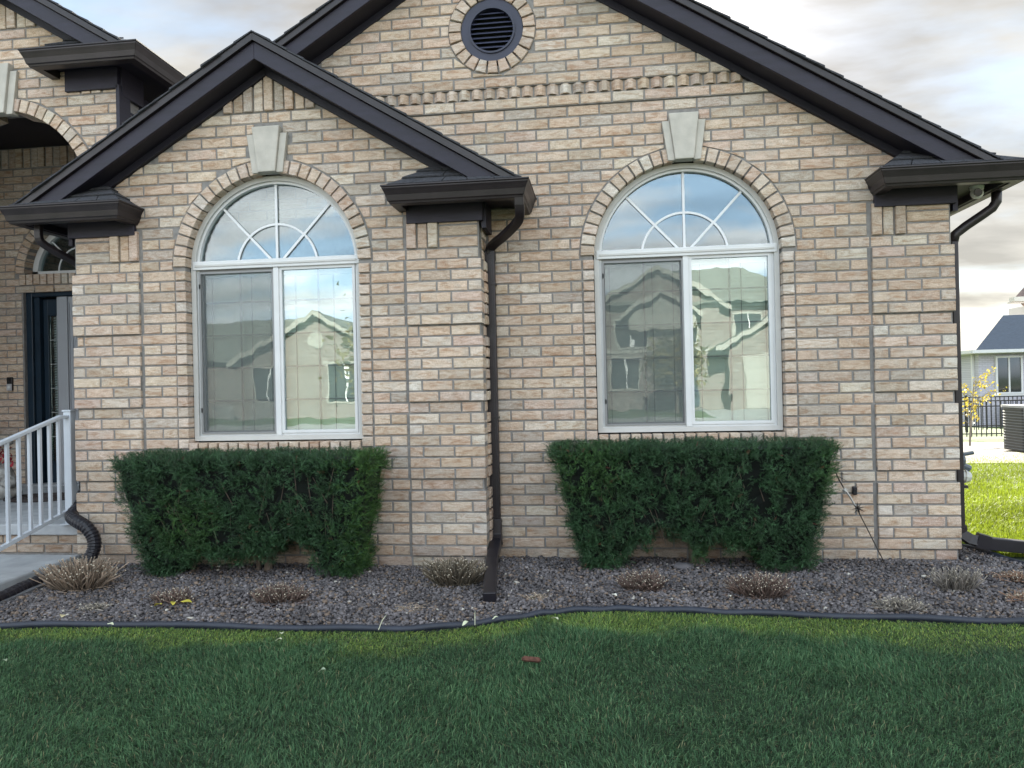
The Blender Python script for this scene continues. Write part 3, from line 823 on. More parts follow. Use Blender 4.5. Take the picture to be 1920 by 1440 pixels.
# ------------------------------------------------------------------ windows
def window(cx, yw, sc=1.):
    y = yw+.055
    z0 = SILL-.002
    def outline(hw, zb, r, n=40):
        return [(cx-hw, zb), (cx+hw, zb)]+[(cx+r*cos(a), SPR+r*sin(a)) for a in np.linspace(0, pi, n)]
    def fr(name, o0, o1, zb0, zb1, ya, yb_, m, parent):
        A = outline(OH+.001-o0, zb0, OR+.001-o0); B = outline(OH-o1, zb1, OR-o1); n = len(A)
        V = [(p[0], ya, p[1]) for p in A]+[(p[0], ya, p[1]) for p in B]+[(p[0], yb_, p[1]) for p in A]+[(p[0], yb_, p[1]) for p in B]
        F = []
        for i in range(n):
            j = (i+1) % n
            F += [(i, j, n+j, n+i), (n+i, n+j, 3*n+j, 3*n+i), (2*n+i, 3*n+i, 3*n+j, 2*n+j), (i, 2*n+i, 2*n+j, j)]
        q = MB(); q.add(V, F); return q.out(name, m, parent)
    win = fr('window', 0, .030, z0, z0+.030, y, y+.07, FRAME, house)
    fr('inner_frame', .030, .046, z0+.030, z0+.044, y+.018, y+.06, FRAMEW, win)
    q = MB(); q.box(cx-OH+.010, cx+OH-.010, y-.006, y+.03, 1.902, 1.958); bevel(q.out('transom_bar', FRAMEW, win), .004)
    q = MB(); q.box(cx-OH+.03, cx+OH-.03, y-.012, y-.0065, 1.922, 1.934); q.out('transom_bead', FRAME, win)
    q = MB(); q.box(cx-.016, cx+.020, y+.002, y+.05, z0+.03, 1.902); bevel(q.out('mullion', FRAMEW, win), .003)
    # arched muntins
    gy = y+.046
    q = MB(); q.box(cx-.0075, cx+.0075, gy-.012, gy-.002, 1.958, SPR+OR-.04); q.out('muntin', MUNT, win)
    for s in (-1, 1):
        a = radians(47); dx, dz = s*cos(a), sin(a); px, pz = -dz*.0075, dx*.0075
        e = OR-.04; st = .058
        P4 = [(cx+dx*st-px, SPR+dz*st-pz), (cx+dx*e-px, SPR+dz*e-pz), (cx+dx*e+px, SPR+dz*e+pz), (cx+dx*st+px, SPR+dz*st+pz)]
        q = MB(); q.prism(P4, gy-.0115, gy-.0025); q.out('muntin', MUNT, win)
    q = MB(); ring(q, cx, SPR+.0, .262, .276, gy-.011, gy-.003, 30, radians(9.5), radians(170.5)); q.out('muntin', MUNT, win)
    pts = [(cx+(OR-.03)*cos(a), SPR+(OR-.03)*sin(a)) for a in np.linspace(radians(4), radians(176), 40)]
    q = MB(); q.prism(pts, gy, gy+.006); q.out('arched_pane', GLASS, win)
    # lower sashes
    zl, zh = z0+.044, 1.902
    halves = [(cx-OH+.046, cx-.016, True), (cx+.020, cx+OH-.046, False)]
    for a, b, scr in halves:
        yg = y+.036 if scr else y+.026
        q = MB()
        fwid = .018
        q.box(a, b, yg-.016, yg+.012, zl, zl+fwid); q.box(a, b, yg-.016, yg+.012, zh-fwid, zh); q.box(a, a+fwid, yg-.016, yg+.012, zl+fwid, zh-fwid); q.box(b-fwid, b, yg-.016, yg+.012, zl+fwid, zh-fwid)
        q.out('sash', FRAMED if scr else FRAMEW, win)
        q = MB(); q.box(a+.01, b-.01, yg, yg+.005, zl+.01, zh-.01); q.out('pane', GLASSL, win)
        # grid between the glass
        q = MB(); mxx = (a+b)/2+(.01 if scr else 0); q.box(mxx-.006, mxx+.006, yg+.008, yg+.013, zl+.018, zh-.018)
        for i in range(1, 5):
            z = zl+(zh-zl)*i/5; q.box(a+.018, b-.018, yg+.0085, yg+.0135, z-.0055, z+.0055)
        q.out('grid', MUNTL, win)
        if scr:
            q = MB(); q.box(a+.003, b-.003, y+.010, y+.0115, zl+.004, zh-.02); q.out('insect_screen', SCREEN, win)
            q = MB(); q.box(a-.001, a+.012, y+.004, y+.018, zl, zh-.014); q.box(b-.010, b, y+.004, y+.018, zl, zh-.014); q.box(a+.012, b-.010, y+.004, y+.018, zh-.026, zh-.014); q.box(a+.012, b-.010, y+.004, y+.018, zl, zl+.010); q.out('screen_frame', FRAMED, win)
            for zz_ in (zl+.14, zh-.12):
                q = MB(); q.box(a+.001, a+.010, y-.001, y+.004, zz_, zz_+.028); q.out('latch', DARK, win)
    q = MB(); n = 46
    for i in range(n):
        z = zl+.0+(zh-zl)*i/n; hgt = (zh-zl)/n
        q.add([(cx-OH+.03, y+.092, z), (cx+OH-.03, y+.092, z), (cx+OH-.03, y+.099, z+hgt+.002), (cx-OH+.03, y+.099, z+hgt+.002)], [(0, 1, 2, 3)])
    q.out('blind', BLIND, win)
    q = MB(); q.box(cx-OH+.02, cx+OH-.02, y+.085, y+.12, zh-.045, zh); q.out('blind_headrail', BLIND, win)
    for fx in (-.84, -.36, -.13, .17, .62, .88):
        q = MB(); q.box(cx+fx*OH-.002, cx+fx*OH+.002, y+.086, y+.090, zl, zh-.045); q.out('blind_cord', MUNTL, win)
    q = MB(); q.box(cx-OH-.1, cx+OH+.1, y+.6, y+.62, .6, 2.6); q.out('room_back', DARK, win)
    return win
window(.53, 0); window(BCX, YB)

# house shell that shades the lawn
SH = mat('far_brick_shell', (.35, .27, .2), .9, .15, 8)
m = MB(); m.box(2.0, 2.08, .10, 11, -.9, 2.2); m.box(-3.44, 2.0, 10.9, 11, -.9, 2.2); m.box(-3.44, -3.36, .10, 10.9, -.2, 2.3)
m.out('side_wall', SH, house)
m = MB(); m.prism([(-3.4, 2.15), (2.05, 2.15), (MAX, MAP)], 10.85, 10.95); m.out('rear_gable', SH, house)
m = MB(); m.box(-5.9, -3.3, PY+.22, EY+.1, 3.50, 3.56); m.out('porch_ceiling', SOFF, house)
m = MB(); m.prism([(-12.5, 2.2), (-4.9, 2.2), (-4.9, 3.4), (-8.7, 5.4), (-12.5, 3.3)], 2.4, 9); m.out('left_wing', SH, house)
m = MB(); m.box(-6.3, -4.0, 2.4, 8, 0, 3.6); m.box(-12.3, -6.0, 2.4, 9, -.2, 2.2); m.out('left_wing_wall', SH, house)
m = MB(); m.box(-3.4, 2.0, 6, 6.1, -.2, 2.3); m.out('inner_partition', DARK, house)

# ------------------------------------------------------------------ downspouts
def rect_pipe(path, w=.030, d=.021): return MB().tube(path, 1, rect=(w, d))
# bay / main corner
m = rect_pipe([(-.463, -.44, 2.215), (-.463, -.43, 2.16)], .026, .020); m.out('outlet', GUT, roof_bay)
ds = MB(); ds.tube([(-.703, -.045, 1.97), (-.703, -.045, .26)], 1, rect=(.033, .022)); ds = bevel(ds.out('downspout', GUT, house), .006)
m = MB()
m.tube(smooth_path([(-.463, -.43, 2.17), (-.464, -.41, 2.125), (-.475, -.37, 2.09), (-.52, -.30, 2.06), (-.60, -.17, 2.03), (-.66, -.09, 2.01), (-.695, -.055, 1.985), (-.703, -.045, 1.95)], 4), 1, rect=(.027, .021)); bevel(m.out('elbow', GUT, ds), .006)
for i in range(5):
    m = MB(); m.box(-.740, -.666, -.070, -.021, 1.955-i*.011, 1.960-i*.011); m.out('crimp', GUT, ds)
for z in (.9, 1.75, .235): 
    m = MB(); m.box(-.741, -.665, -.071, -.004, z, z+.012); m.out('strap', GUT, ds)
for dx in (-.012, .012):
    m = MB(); m.box(-.703+dx-.002, -.703+dx+.002, -.0695, -.066, .27, 1.94); m.out('rib', GUT, ds)
m = MB(); m.tube([(-.703, -.047, .262), (-.700, -.055, .16), (-.692, -.10, .115)], 1, rect=(.037, .030)); bevel(m.out('lower_elbow', GUT, ds), .005)
ext = MB(); ext.tube([(-.695, -.085, .125), (-.67, -.45, .085), (-.597, -1.02, .035)], 1, rect=(.034, .026)); ext = bevel(ext.out('downspout_extension', PLASTIC, ds), .005)
# right side downspout
ds2 = MB(); ds2.tube([(2.150, .13, 1.93), (2.150, .13, .17)], 1, rect=(.020, .033)); ds2 = bevel(ds2.out('downspout', GUT, house), .005)
m = MB(); m.tube([(2.375, .06, 2.215), (2.375, .065, 2.15), (2.355, .075, 2.115), (2.30, .09, 2.075), (2.22, .11, 2.02), (2.165, .125, 1.975), (2.15, .13, 1.92)], .029, 10); m.out('elbow', GUT, ds2, smooth=True)
m = MB(); m.tube([(2.150, .13, .19), (2.155, .13, .14), (2.20, .12, .105), (2.24, .11, .095)], 1, rect=(.030, .03)); m.out('lower_elbow', GUT, ds2)
m = MB(); m.tube([(2.235, .11, .105), (2.30, .10, .085)], 1, rect=(.034, .042)); m.out('coupling', PLASTIC, ds2)
m = MB(); m.tube([(2.28, .10, .085), (2.95, .02, .03)], 1, rect=(.028, .037)); bevel(m.out('downspout_extension', PLASTIC, ds2), .004)
m = MB(); m.box(2.12, 2.19, .095, .165, .42, .435); m.out('strap', GUT, ds2)
# left downspout behind bay corner
ds3 = MB(); ds3.tube([(-3.475, -.10, 1.86), (-3.475, -.12, .40)], 1, rect=(.022, .033)); ds3 = ds3.out('downspout', GUT, house)
m = MB(); m.tube(smooth_path([(-3.60, -.34, 2.24), (-3.60, -.34, 2.13), (-3.585, -.31, 2.09), (-3.55, -.24, 2.05), (-3.50, -.14, 2.00), (-3.475, -.10, 1.95), (-3.475, -.10, 1.85)], 4), 1, rect=(.022, .017)); bevel(m.out('elbow', GUT, ds3), .005)

# ------------------------------------------------------------------ entry: sidelight, storm door, transom
FY = 1.90
frame = MB(); frame.box(-5.52, -5.455, FY-.07, FY+.06, .22, 2.13); frame.box(-5.455, -4.50, FY-.07, FY+.06, 2.07, 2.13); frame.box(-4.55, -4.50, FY-.07, FY+.06, .22, 2.07)
frame = bevel(frame.out('door_frame', NAVY, house), .006)
m = MB(); m.box(-5.455, -5.40, FY-.04, FY+.02, .25, 2.07); m.out('door_stop', NAVY, frame)
door = MB(); door.box(-5.395, -5.345, FY, FY+.04, .26, 2.05); door.box(-5.345, -5.19, FY, FY+.04, 1.90, 2.05); door.box(-5.345, -5.19, FY, FY+.04, .26, .47)
door.box(-5.345, -5.335, FY-.012, FY, .47, 1.90); door.box(-5.335, -5.19, FY-.012, FY, 1.888, 1.90); door.box(-5.335, -5.19, FY-.012, FY, .47, .482)
door = bevel(door.out('sidelight', NAVY, house), .004)
m = MB(); m.box(-5.335, -5.18, FY+.012, FY+.016, .482, 1.888); m.out('pane', GLASSD, door)
m = MB()
for i in range(56):
    z = .49+i*.025; m.add([(-5.33, FY+.05, z), (-5.18, FY+.05, z), (-5.18, FY+.062, z+.018), (-5.33, FY+.062, z+.018)], [(0, 1, 2, 3)])
m.out('blind', mat('entry_blind', (.65, .67, .70), .6, .05, 3), door)
m = MB()
for i in range(1, 6): m.box(-5.333, -5.18, FY+.002, FY+.008, .482+i*.2343-.004, .482+i*.2343+.004)
m.box(-5.262, -5.256, FY+.001, FY+.009, .482, 1.888); m.out('grille', MUNTL, door)
m = MB(); m.box(-5.262, -5.21, FY-.004, FY-.001, .50, .60); m.out('sticker', mat('white_sticker', (.6, .6, .62), .5, .3, 60), door)
st = MB(); st.box(-5.183, -5.075, FY-.09, FY-.05, .27, 2.06); st.box(-5.075, -4.99, FY-.075, FY-.05, .27, 2.06)
st.box(-4.99, -4.50, FY-.09, FY-.05, 1.93, 2.06)
st = bevel(st.out('storm_door', STORM, house), .006)
m = MB(); m.box(-4.985, -4.55, FY-.07, FY-.064, .3, 1.93); m.out('pane', GLASSD, st)
m = MB(); m.box(-5.066, -5.058, FY-.083, FY-.0755, .30, 2.0); m.box(-5.03, -5.022, FY-.083, FY-.0755, .30, 1.97); m.out('moulding', STORM, st)
m = MB(); m.box(-5.60, -4.45, FY-.16, FY+.1, .285-.05, .27); bevel(m.out('threshold', CONC, house), .004)
for i in range(5):
    lay_ = None
m = MB(); m.box(-5.7, -4.3, FY+.25, FY+.27, .1, 3.2); m.out('hall_dark', DARK, house)
tw = MB(); ring(tw, ECX, EZ+.002, ER-.055, ER+.0, EY+.10, EY+.16, 40, 0, pi); tw.box(ECX-ER, ECX+ER, EY+.10, EY+.16, EZ-.03+.03, EZ+.035); tw = tw.out('transom_window', FRAMEW, house)
m = MB(); m.prism([(ECX+(ER-.05)*cos(a), EZ+.03+(ER-.05)*sin(a)*.95) for a in np.linspace(0, pi, 30)], EY+.135, EY+.14); m.out('pane', GLASSD, tw)
m = MB(); m.box(ECX-.006, ECX+.006, EY+.125, EY+.133, EZ+.03, EZ+ER-.05); m.out('muntin', MUNT, tw)
m = MB(); ring(m, ECX, EZ+.03, .225, .237, EY+.125, EY+.133, 30, .02, pi-.02); m.out('muntin', MUNT, tw)
for s in (-1, 1):
    a = radians(45); dx, dz = s*cos(a), sin(a); P4 = [(ECX-dz*.006*s, EZ+.03-dx*.006*-s), (ECX+dx*.42-dz*.006*s, EZ+.03+dz*.42), (ECX+dx*.42+dz*.006*s, EZ+.03+dz*.42-.008), (ECX+dz*.006*s, EZ+.022)]
    m = MB(); m.prism(P4 if s < 0 else P4[::-1], EY+.126, EY+.134); m.out('muntin', MUNT, tw)

# doorbell
db = thing('doorbell', 'black and silver video doorbell on the brick beside the front door', 'doorbell', (-5.66, EY-.008, 1.235))
m = MB(); m.box(-.028, .028, -.022, -.002, -.065, .065); bevel(m.out('case', mat('black_doorbell_case', (.012, .012, .014), .3, .1, 5), db), .004)
m = MB(); m.box(-.026, .026, -.026, -.0225, -.063, .0); m.out('face_plate', mat('silver_face', (.5, .5, .52), .35, .1, 5, metal=.4), db)
m = MB(); m.tube([(0, -.0265, -.03), (0, -.030, -.03)], .014, 16); m.out('button', MUNT, db)
m = MB(); m.tube([(0, -.0225, .035), (0, -.026, .035)], .009, 12); m.out('lens', DARK, db)
# security camera
sc_ = thing('security_camera', 'white dome security camera under the right eave', 'camera', (2.250, .03, 2.240))
m = MB(); m.tube([(0, 0, .0), (0, 0, -.02)], [.040, .036], 20); m.out('mount', mat('white_camera_plastic', (.62, .62, .60), .35, .03, 5), sc_, smooth=False)
m = MB()
Vs = []; Fs = []
for i in range(9):
    for j in range(16):
        th = pi*i/8; ph = 2*pi*j/16; Vs.append((.036*sin(th)*cos(ph), .036*sin(th)*sin(ph)-.0, .036*cos(th)-.040))
for i in range(8):
    for j in range(16): Fs.append((i*16+j, (i+1)*16+j, (i+1)*16+(j+1) % 16, i*16+(j+1) % 16))
m.add(Vs, Fs); m.out('housing', bpy.data.materials['white_camera_plastic'], sc_, smooth=True)
m = MB(); m.tube([(-.008, -.030, -.044), (-.010, -.040, -.046)], [.024, .022], 18); m.out('lens', mat('lens_black', (.01, .01, .02), .1, .05, 5), sc_)
# utility fittings on the side wall
for (z, nm, lb, c) in ((.54, 'hose_bibb', 'dark grey valve fitting on the side wall at the lawn edge', (.09, .11, .13)), (.43, 'meter_box', 'pale grey capped box low on the side wall beside the lawn', (.45, .45, .42))):
    t = thing(nm, lb, 'wall fitting', (2.09, .60, z))
    mm = mat(nm+'_metal', c, .5, .1, 8)
    m = MB(); m.tube([(0, 0, 0), (.30, 0, 0)], [.045, .040], 10); m.out('body', mm, t)
    if nm == 'hose_bibb':
        m = MB(); m.tube([(.26, 0, .03), (.36, -.01, .05)], .014, 8); m.out('handle', mm, t)
        m = MB(); m.tube([(.26, 0, -.02), (.34, 0, -.06)], .022, 8); m.out('spout', mm, t)
        m = MB(); m.tube([(.24, 0, .0), (.25, 0, .075)], .03, 8); m.out('cap', mm, t)
    else:
        m = MB(); m.tube([(.30, 0, 0), (.34, 0, -.005)], [.050, .030], 10); m.out('cap', mm, t)
# spigot cap on the main wall near the hedge
t = thing('faucet_cover', 'small black outlet cover low on the brick beside the right hedge', 'outlet', (1.492, -.006, .425))
m = MB(); m.box(-.014, .014, -.026, -.002, -.026, .026); bevel(m.out('body', PLASTIC, t), .008, 3)
m = MB(); m.tube([(0, -.026, .004), (0, -.034, .004)], .007, 8); m.out('plug', PLASTIC, t)

# ------------------------------------------------------------------ ground
def gz(y): return 0. if y < 2 else -.035*(min(y, 42)-2)
ys = [-400, -60, -22, -15, -6, -4, 0, 2, 6, 12, 20, 30, 42, 400]; V = []; F = []
for y in ys: V += [(-400, y, gz(y)-.004), (-30, y, gz(y)-.004), (30, y, gz(y)-.004), (400, y, gz(y)-.004)]
for i in range(len(ys)-1):
    for j in range(3): a = i*4+j; F.append((a, a+1, a+5, a+4))
gr = mesh_obj('lawn', V, F, LAWN); gr['kind'] = 'structure'
gr.data.materials.append(LAWNF)
for p in gr.data.polygons:
    if p.center.y < -6 or p.center.y > 11 : p.material_index = 1
EDG = [(-3.35, -1.545), (-2.88, -1.526), (-2.37, -1.476), (-1.62, -1.482), (-1.06, -1.475), (-.75, -1.429), (-.52, -1.325), (-.36, -1.235), (-.233, -1.173), (-.05, -1.13), (.148, -1.121), (.45, -1.14), (.758, -1.166), (1.33, -1.20), (1.81, -1.22), (2.3, -1.15), (2.62, -.85), (2.62, -.5), (2.40, -.2), (2.29, .24), (2.20, .50), (2.12, .9)]
EP = smooth_path(EDG)
bed = EP+[(2.05, .9), (2.05, .05), (-.75, .05), (-3.40, .0), (-3.40, -.3), (-3.36, -1.0)]
o = mesh_obj('gravel_bed', [(x, y, .003) for x, y in bed], [list(range(len(bed)))], SOIL); o['kind'] = 'structure'
ed = thing('bed_edging', 'dark plastic edging strip curving between gravel bed and lawn', 'garden edging', (0, 0, 0))
m = MB(); m.tube([(x, y, .018+.004*sin(i*.9)) for i, (x, y) in enumerate(EP)], .016, 8); m.out('round_bead', EDGE, ed, smooth=True)
m = MB(); m.tube([(x, y, -.005) for x, y in EP], 1, rect=(.003, .03)); m.out('strip', EDGE, ed)
# walkway and porch
m = MB(); m.hprism([(-8, -.20), (-8, -9), (-3.15, -9), (-3.42, -1.0), (-3.455, -.20)][::-1][::-1], -.15, .055); o = bevel(m.out('walkway', CONC), .012); o['kind'] = 'structure'
porch = thing('porch_step', 'grey concrete porch slab on brick courses at the front door', 'porch', (-4.6, -.2, 0))
m = MB(); m.box(-1.4, 1.158, -.015, 2.0, .183, .257); bevel(m.out('slab', CONC, porch), .010)
m = MB(); m.box(-1.4, 1.15, .02, 1.98, -.1, .182); m.out('riser_mortar', MORTAR, porch)
for k in range(2):
    x = -1.35-(.1 if k else 0)
    while x < 1.15:
        a, b = x, min(x+.2017, 1.155)
        if b-a > .03:
            wl = Wall(None, lambda u, v, w: (u, .02-w, v)); RECS.clear()
            lay(wl, rect(a, b, .058+k*.0625, .058+(k+1)*.0625), .008, .01); r = RECS[0]
            mesh_obj('brick', r['V'], r['F'], BRICK, porch, col=tuple(c*.72 for c in r['col']))
        x += .2017
# strips beside walkway
ws = thing('board_edging', 'weathered grey timber strip lying along the concrete walkway', 'garden edging', (-3.30, -.9, 0))
m = MB()
m.hprism([(.04, .15), (.065, -.15), (.10, -.60), (.14, -.60), (.105, -.15), (.07, .15)][::-1][::-1], .0, .022); m.out('board', mat('weathered_timber', (.10, .10, .105), .8, .4, 30, stretch=(8, 1, 8)), ws)
# railing
rl = thing('stair_railing', 'pale grey metal stair railing with square balusters beside the porch', 'railing', (-3.52, -.2, .257))
def rzt(y): return .968-.257 if y > -.29 else .968-.257-(-.29-y)*.272
def rzb(y): return .345-.257-(-.243-y)*.225
m = MB(); m.box(-.026, .026, -.026, .026, 0, .745); bevel(m.out('post', RAIL, rl), .003)
m = MB(); m.box(-.031, .031, -.031, .031, .745, .756); m.out('post_cap', RAIL, rl)
m = MB(); m.box(-.045, .045, -.045, .045, .0, .008); m.out('base_plate', RAIL, rl)
yp = lambda y: y+.2
m = MB(); m.tube([(0, yp(-.225), rzt(-.2)), (0, yp(-.29), rzt(-.29)), (0, yp(-.60), rzt(-.60)), (0, yp(-1.5), rzt(-1.5))], 1, rect=(.016, .012)); bevel(m.out('top_rail', RAIL, rl), .005)
m = MB(); m.tube([(0, yp(-.225), rzb(-.225)), (0, yp(-1.5), rzb(-1.5))], 1, rect=(.013, .011)); m.out('bottom_rail', RAIL, rl)
for i, y in enumerate([-.305, -.385, -.468, -.553, -.64, -.728, -.816, -.90, -.99, -1.08, -1.17, -1.26, -1.35]):
    m = MB(); m.box(-.009, .009, yp(y)-.009, yp(y)+.009, rzb(y)+.008, rzt(y)-.010); m.out('baluster', RAIL, rl)
m = MB(); m.box(-.024, .024, yp(-1.5)-.024, yp(-1.5)+.024, -.2, rzt(-1.5)+.02); m.out('post', RAIL, rl)
# door mat
t = thing('door_mat', 'dark oval door mat with scroll openwork on the porch slab', 'mat', (-4.66, .95, .258))
m = MB(); 
for r_ in (.30, .22, .14, .07): m.tube([(r_*1.0*cos(a), r_*.75*sin(a), .008) for a in np.linspace(0, 2*pi, 33)], .010, 6, cap=False)
for a in np.linspace(0, 2*pi, 13)[:-1]: m.tube([(.07*cos(a), .052*sin(a), .008), (.29*cos(a), .22*sin(a), .008)], .007, 5)
m.out('openwork', mat('rubber_brown', (.03, .022, .02), .7, .2, 20), t)
# statue planter
t = thing('stone_planter', 'pale stone garden figure holding red flowers beside the front door', 'planter', (-5.02, .95, .257))
SP = mat('weathered_stone', (.32, .31, .29), .9, .35, 25, bump=.6, bscale=60)
def blob(m, c, r, seg=10, amp=.12, sq=(1, 1, 1)):
    V = []; F = []; n = seg; ph0 = R.uniform(0, 6)
    for i in range(n+1):
        for j in range(2*n):
            th = pi*i/n; ph = pi*j/n; k = r*(1+amp*sin(3*ph+ph0)*sin(4*th+ph0)+amp*.6*sin(7*ph-ph0)*sin(th*5))
            V.append((c[0]+k*sq[0]*sin(th)*cos(ph), c[1]+k*sq[1]*sin(th)*sin(ph), c[2]+k*sq[2]*cos(th)))
    for i in range(n):
        for j in range(2*n): F.append((i*2*n+j, (i+1)*2*n+j, (i+1)*2*n+(j+1) % (2*n), i*2*n+(j+1) % (2*n)))
    m.add(V, F)
m = MB(); blob(m, (0, 0, .06), .12, sq=(1.1, 1, .6)); m.out('base', SP, t, smooth=True)
m = MB(); blob(m, (-.02, 0, .19), .10, sq=(1, 1, .95), amp=.2); m.out('figure', SP, t, smooth=True)
m = MB(); blob(m, (.09, -.05, .14), .055, amp=.2); m.out('arm', SP, t, smooth=True)
m = MB(); blob(m, (-.02, 0, .47), .09, sq=(1, 1, .4), amp=.1); m.out('lid', SP, t, smooth=True)
fl = MB()
for i in range(70):
    a = R.uniform(0, 2*pi); rr = R.uniform(.02, .10); c = (rr*cos(a), rr*sin(a), .27+R.uniform(0, .17)); s_ = R.uniform(.012, .022)
    d = Vector((R.gauss(0, 1), R.gauss(0, 1), R.gauss(0, 1))).normalized(); u = d.orthogonal().normalized(); v = d.cross(u); cc3 = Vector(c)
    fl.add([cc3+u*s_, cc3+v*s_, cc3-u*s_, cc3-v*s_, cc3+d*s_*.5], [(0, 1, 4), (1, 2, 4), (2, 3, 4), (3, 0, 4)])
o = fl.out('flowers', mat('red_petal', (.30, .015, .03), .6, .3, 40), t); o['kind'] = 'stuff'

# corrugated flexible pipe
fp = thing('flexible_drain_pipe', 'black corrugated drain pipe curling around the bay corner to the walkway', 'drain pipe', (-3.47, -.2, 0))
path = [(-3.475, -.13, .46), (-3.478, -.17, .38), (-3.455, -.28, .325), (-3.36, -.36, .305), (-3.27, -.39, .27), (-3.215, -.40, .20), (-3.205, -.42, .13), (-3.23, -.46, .06), (-3.28, -.54, .030), (-3.315, -.68, .018), (-3.29, -.90, .018), (-3.255, -1.06, .018), (-3.22, -1.35, .016), (-3.2, -1.75, .016)]
pp = smooth_path(path, 16); rs = [.040+.0016*(1 if (i//2) % 2 else -1) for i in range(len(pp))]
m = MB(); m.tube([(x+3.47, y+.2, z) for x, y, z in pp], rs, 14); m.out('corrugated_tube', PLASTIC, fp, smooth=False)

# ------------------------------------------------------------------ gravel stones
ico = []
ph = (1+sqrt(5))/2
for a in (-1, 1):
    for b in (-ph, ph): ico += [(0, a, b), (a, b, 0), (b, 0, a)]
ico = np.array(ico)/sqrt(1+ph*ph)
import itertools
Ft = []
for i, j, k in itertools.combinations(range(12), 3):
    if all(abs(np.linalg.norm(ico[a]-ico[b])-1.0515) < .02 for a, b in ((i, j), (j, k), (i, k))):
        nrm = np.cross(ico[j]-ico[i], ico[k]-ico[i]); Ft.append((i, j, k) if nrm@ico[i] > 0 else (i, k, j))
Ft = np.array(Ft)
from mathutils.geometry import intersect_point_line
def inside(px, py, poly):
    r = np.zeros(len(px), bool); n = len(poly)
    for i in range(n):
        x1, y1 = poly[i]; x2, y2 = poly[(i+1) % n]
        c = ((y1 > py) != (y2 > py)) & (px < (x2-x1)*(py-y1)/((y2-y1) if y2 != y1 else 1e-9)+x1); r ^= c
    return r
def edge_y(x):
    xs = np.array([p[0] for p in EP[:90]]); yy = np.array([p[1] for p in EP[:90]]); return np.interp(x, xs, yy)
NS = 72000
px = NR.uniform(-3.45, 2.6, NS); py = NR.uniform(-1.55, .4, NS)
ok = inside(px, py, [(x, y) for x, y in EP]+[(2.1, .9), (2.1, -.02), (-.70, -.02), (-.70, YB-.02), (-3.42, YB-.02), (-3.33, -1.0)])
px, py = px[ok], py[ok]; n = len(px)
A = NR.normal(size=(n, 3, 3)); Q, _ = np.linalg.qr(A)
Q = np.where(NR.rand(n, 1, 1) < .6, np.einsum('nij,njk->nik', Q, Q)*0+Q, Q)
sz = NR.uniform(.0042, .0092, n)*(1+.6*(NR.rand(n) < .06)); ax = NR.uniform(.6, 1.35, (n, 1, 3))
cube = np.array([(x, y, z) for x in (-1, 1) for y in (-1, 1) for z in (-1, 1)])*.72
base = cube[None]*(1+NR.uniform(-.38, .38, (n, 8, 3)))*ax*sz[:, None, None]
Vv = np.einsum('nij,nkj->nki', Q, base); Vv[:, :, 2] *= .8
hz = .004+NR.uniform(0, .010, n)+.010*np.clip(np.sin(px*3.1+1)*np.sin(py*5.0)**2+.5*np.sin(px*9+py*13), -.2, 2)
Vv += np.stack([px, py, hz], 1)[:, None, :]
g = NR.rand(n)[:, None]; pch = (1+.16*np.sin(px*7+2)*np.sin(py*9+1)+.12*np.sin(px*17+py*11))[:, None]
colr = np.array([.078, .070, .074])*(1-g)+np.array([.175, .157, .157])*g
colr *= NR.uniform(.6, 1.3, (n, 1))*pch; br = NR.rand(n) < .14; colr[br] = np.array([.17, .125, .095])*NR.uniform(.7, 1.3, (br.sum(), 1)); lt = NR.rand(n) < .010; colr[lt] = (.42, .39, .34)
Fc = np.array([(0, 1, 3), (0, 3, 2), (4, 6, 7), (4, 7, 5), (0, 4, 5), (0, 5, 1), (2, 3, 7), (2, 7, 6), (0, 2, 6), (0, 6, 4), (1, 5, 7), (1, 7, 3)])
T = (Fc[None]+(np.arange(n)*8)[:, None, None]).reshape(-1, 3)
o = fast_mesh('gravel', Vv.reshape(-1, 3), T, STONES, col=np.repeat(colr, 8, axis=0)); tag(o, 'dark purple-grey gravel covering the planting bed along the house', 'gravel', kind='stuff')

# ------------------------------------------------------------------ grass
def vnoise(x, y, s, seed=0):
    r = np.random.RandomState(seed); out = 0
    for i in range(7):
        a = r.uniform(0, 2*pi); f = s*r.uniform(.6, 1.7); out = out+np.sin(x*f*cos(a)+y*f*sin(a)+r.uniform(0, 6))
    return out/3.2
def grass(name, x, y, z, hgt, wid, col, label, lean=.55, seg=2):
    n = len(x); th = NR.uniform(0, 2*pi, n)
    flow = vnoise(x, y, 5, 3)*3.2
    dirx = np.cos(th)*.85+np.cos(flow)*.35; diry = np.sin(th)*.85+np.sin(flow)*.35
    ln_ = NR.uniform(.2, 1., n)*lean
    wa = th+pi/2+NR.uniform(-.5, .5, n); wx, wy = np.cos(wa)*wid/2, np.sin(wa)*wid/2
    P = []
    for t, wf in ((0, 1.), (.5, .85), (1., .0)):
        hx = dirx*hgt*ln_*t*t; hy = diry*hgt*ln_*t*t; hz_ = hgt*t*(1-.45*np.minimum(ln_, 1.2)*t)
        if wf > 0:
            P.append(np.stack([x+hx-wx*wf, y+hy-wy*wf, z+hz_], 1)); P.append(np.stack([x+hx+wx*wf, y+hy+wy*wf, z+hz_], 1))
        else: P.append(np.stack([x+hx, y+hy, z+hz_], 1))
    V = np.stack(P, 1).reshape(-1, 3); b = (np.arange(n)*5)[:, None]
    T = np.concatenate([b+np.array([[0, 1, 3]]), b+np.array([[0, 3, 2]]), b+np.array([[2, 3, 4]])], 1).reshape(-1, 3)
    tipf = np.array([.55, .55, .9, .9, 1.25]); c = (col[:, None, :]*tipf[None, :, None]).reshape(-1, 3)
    o = fast_mesh(name, V, T, GRASS, col=c); tag(o, label, 'grass', kind='stuff'); return o
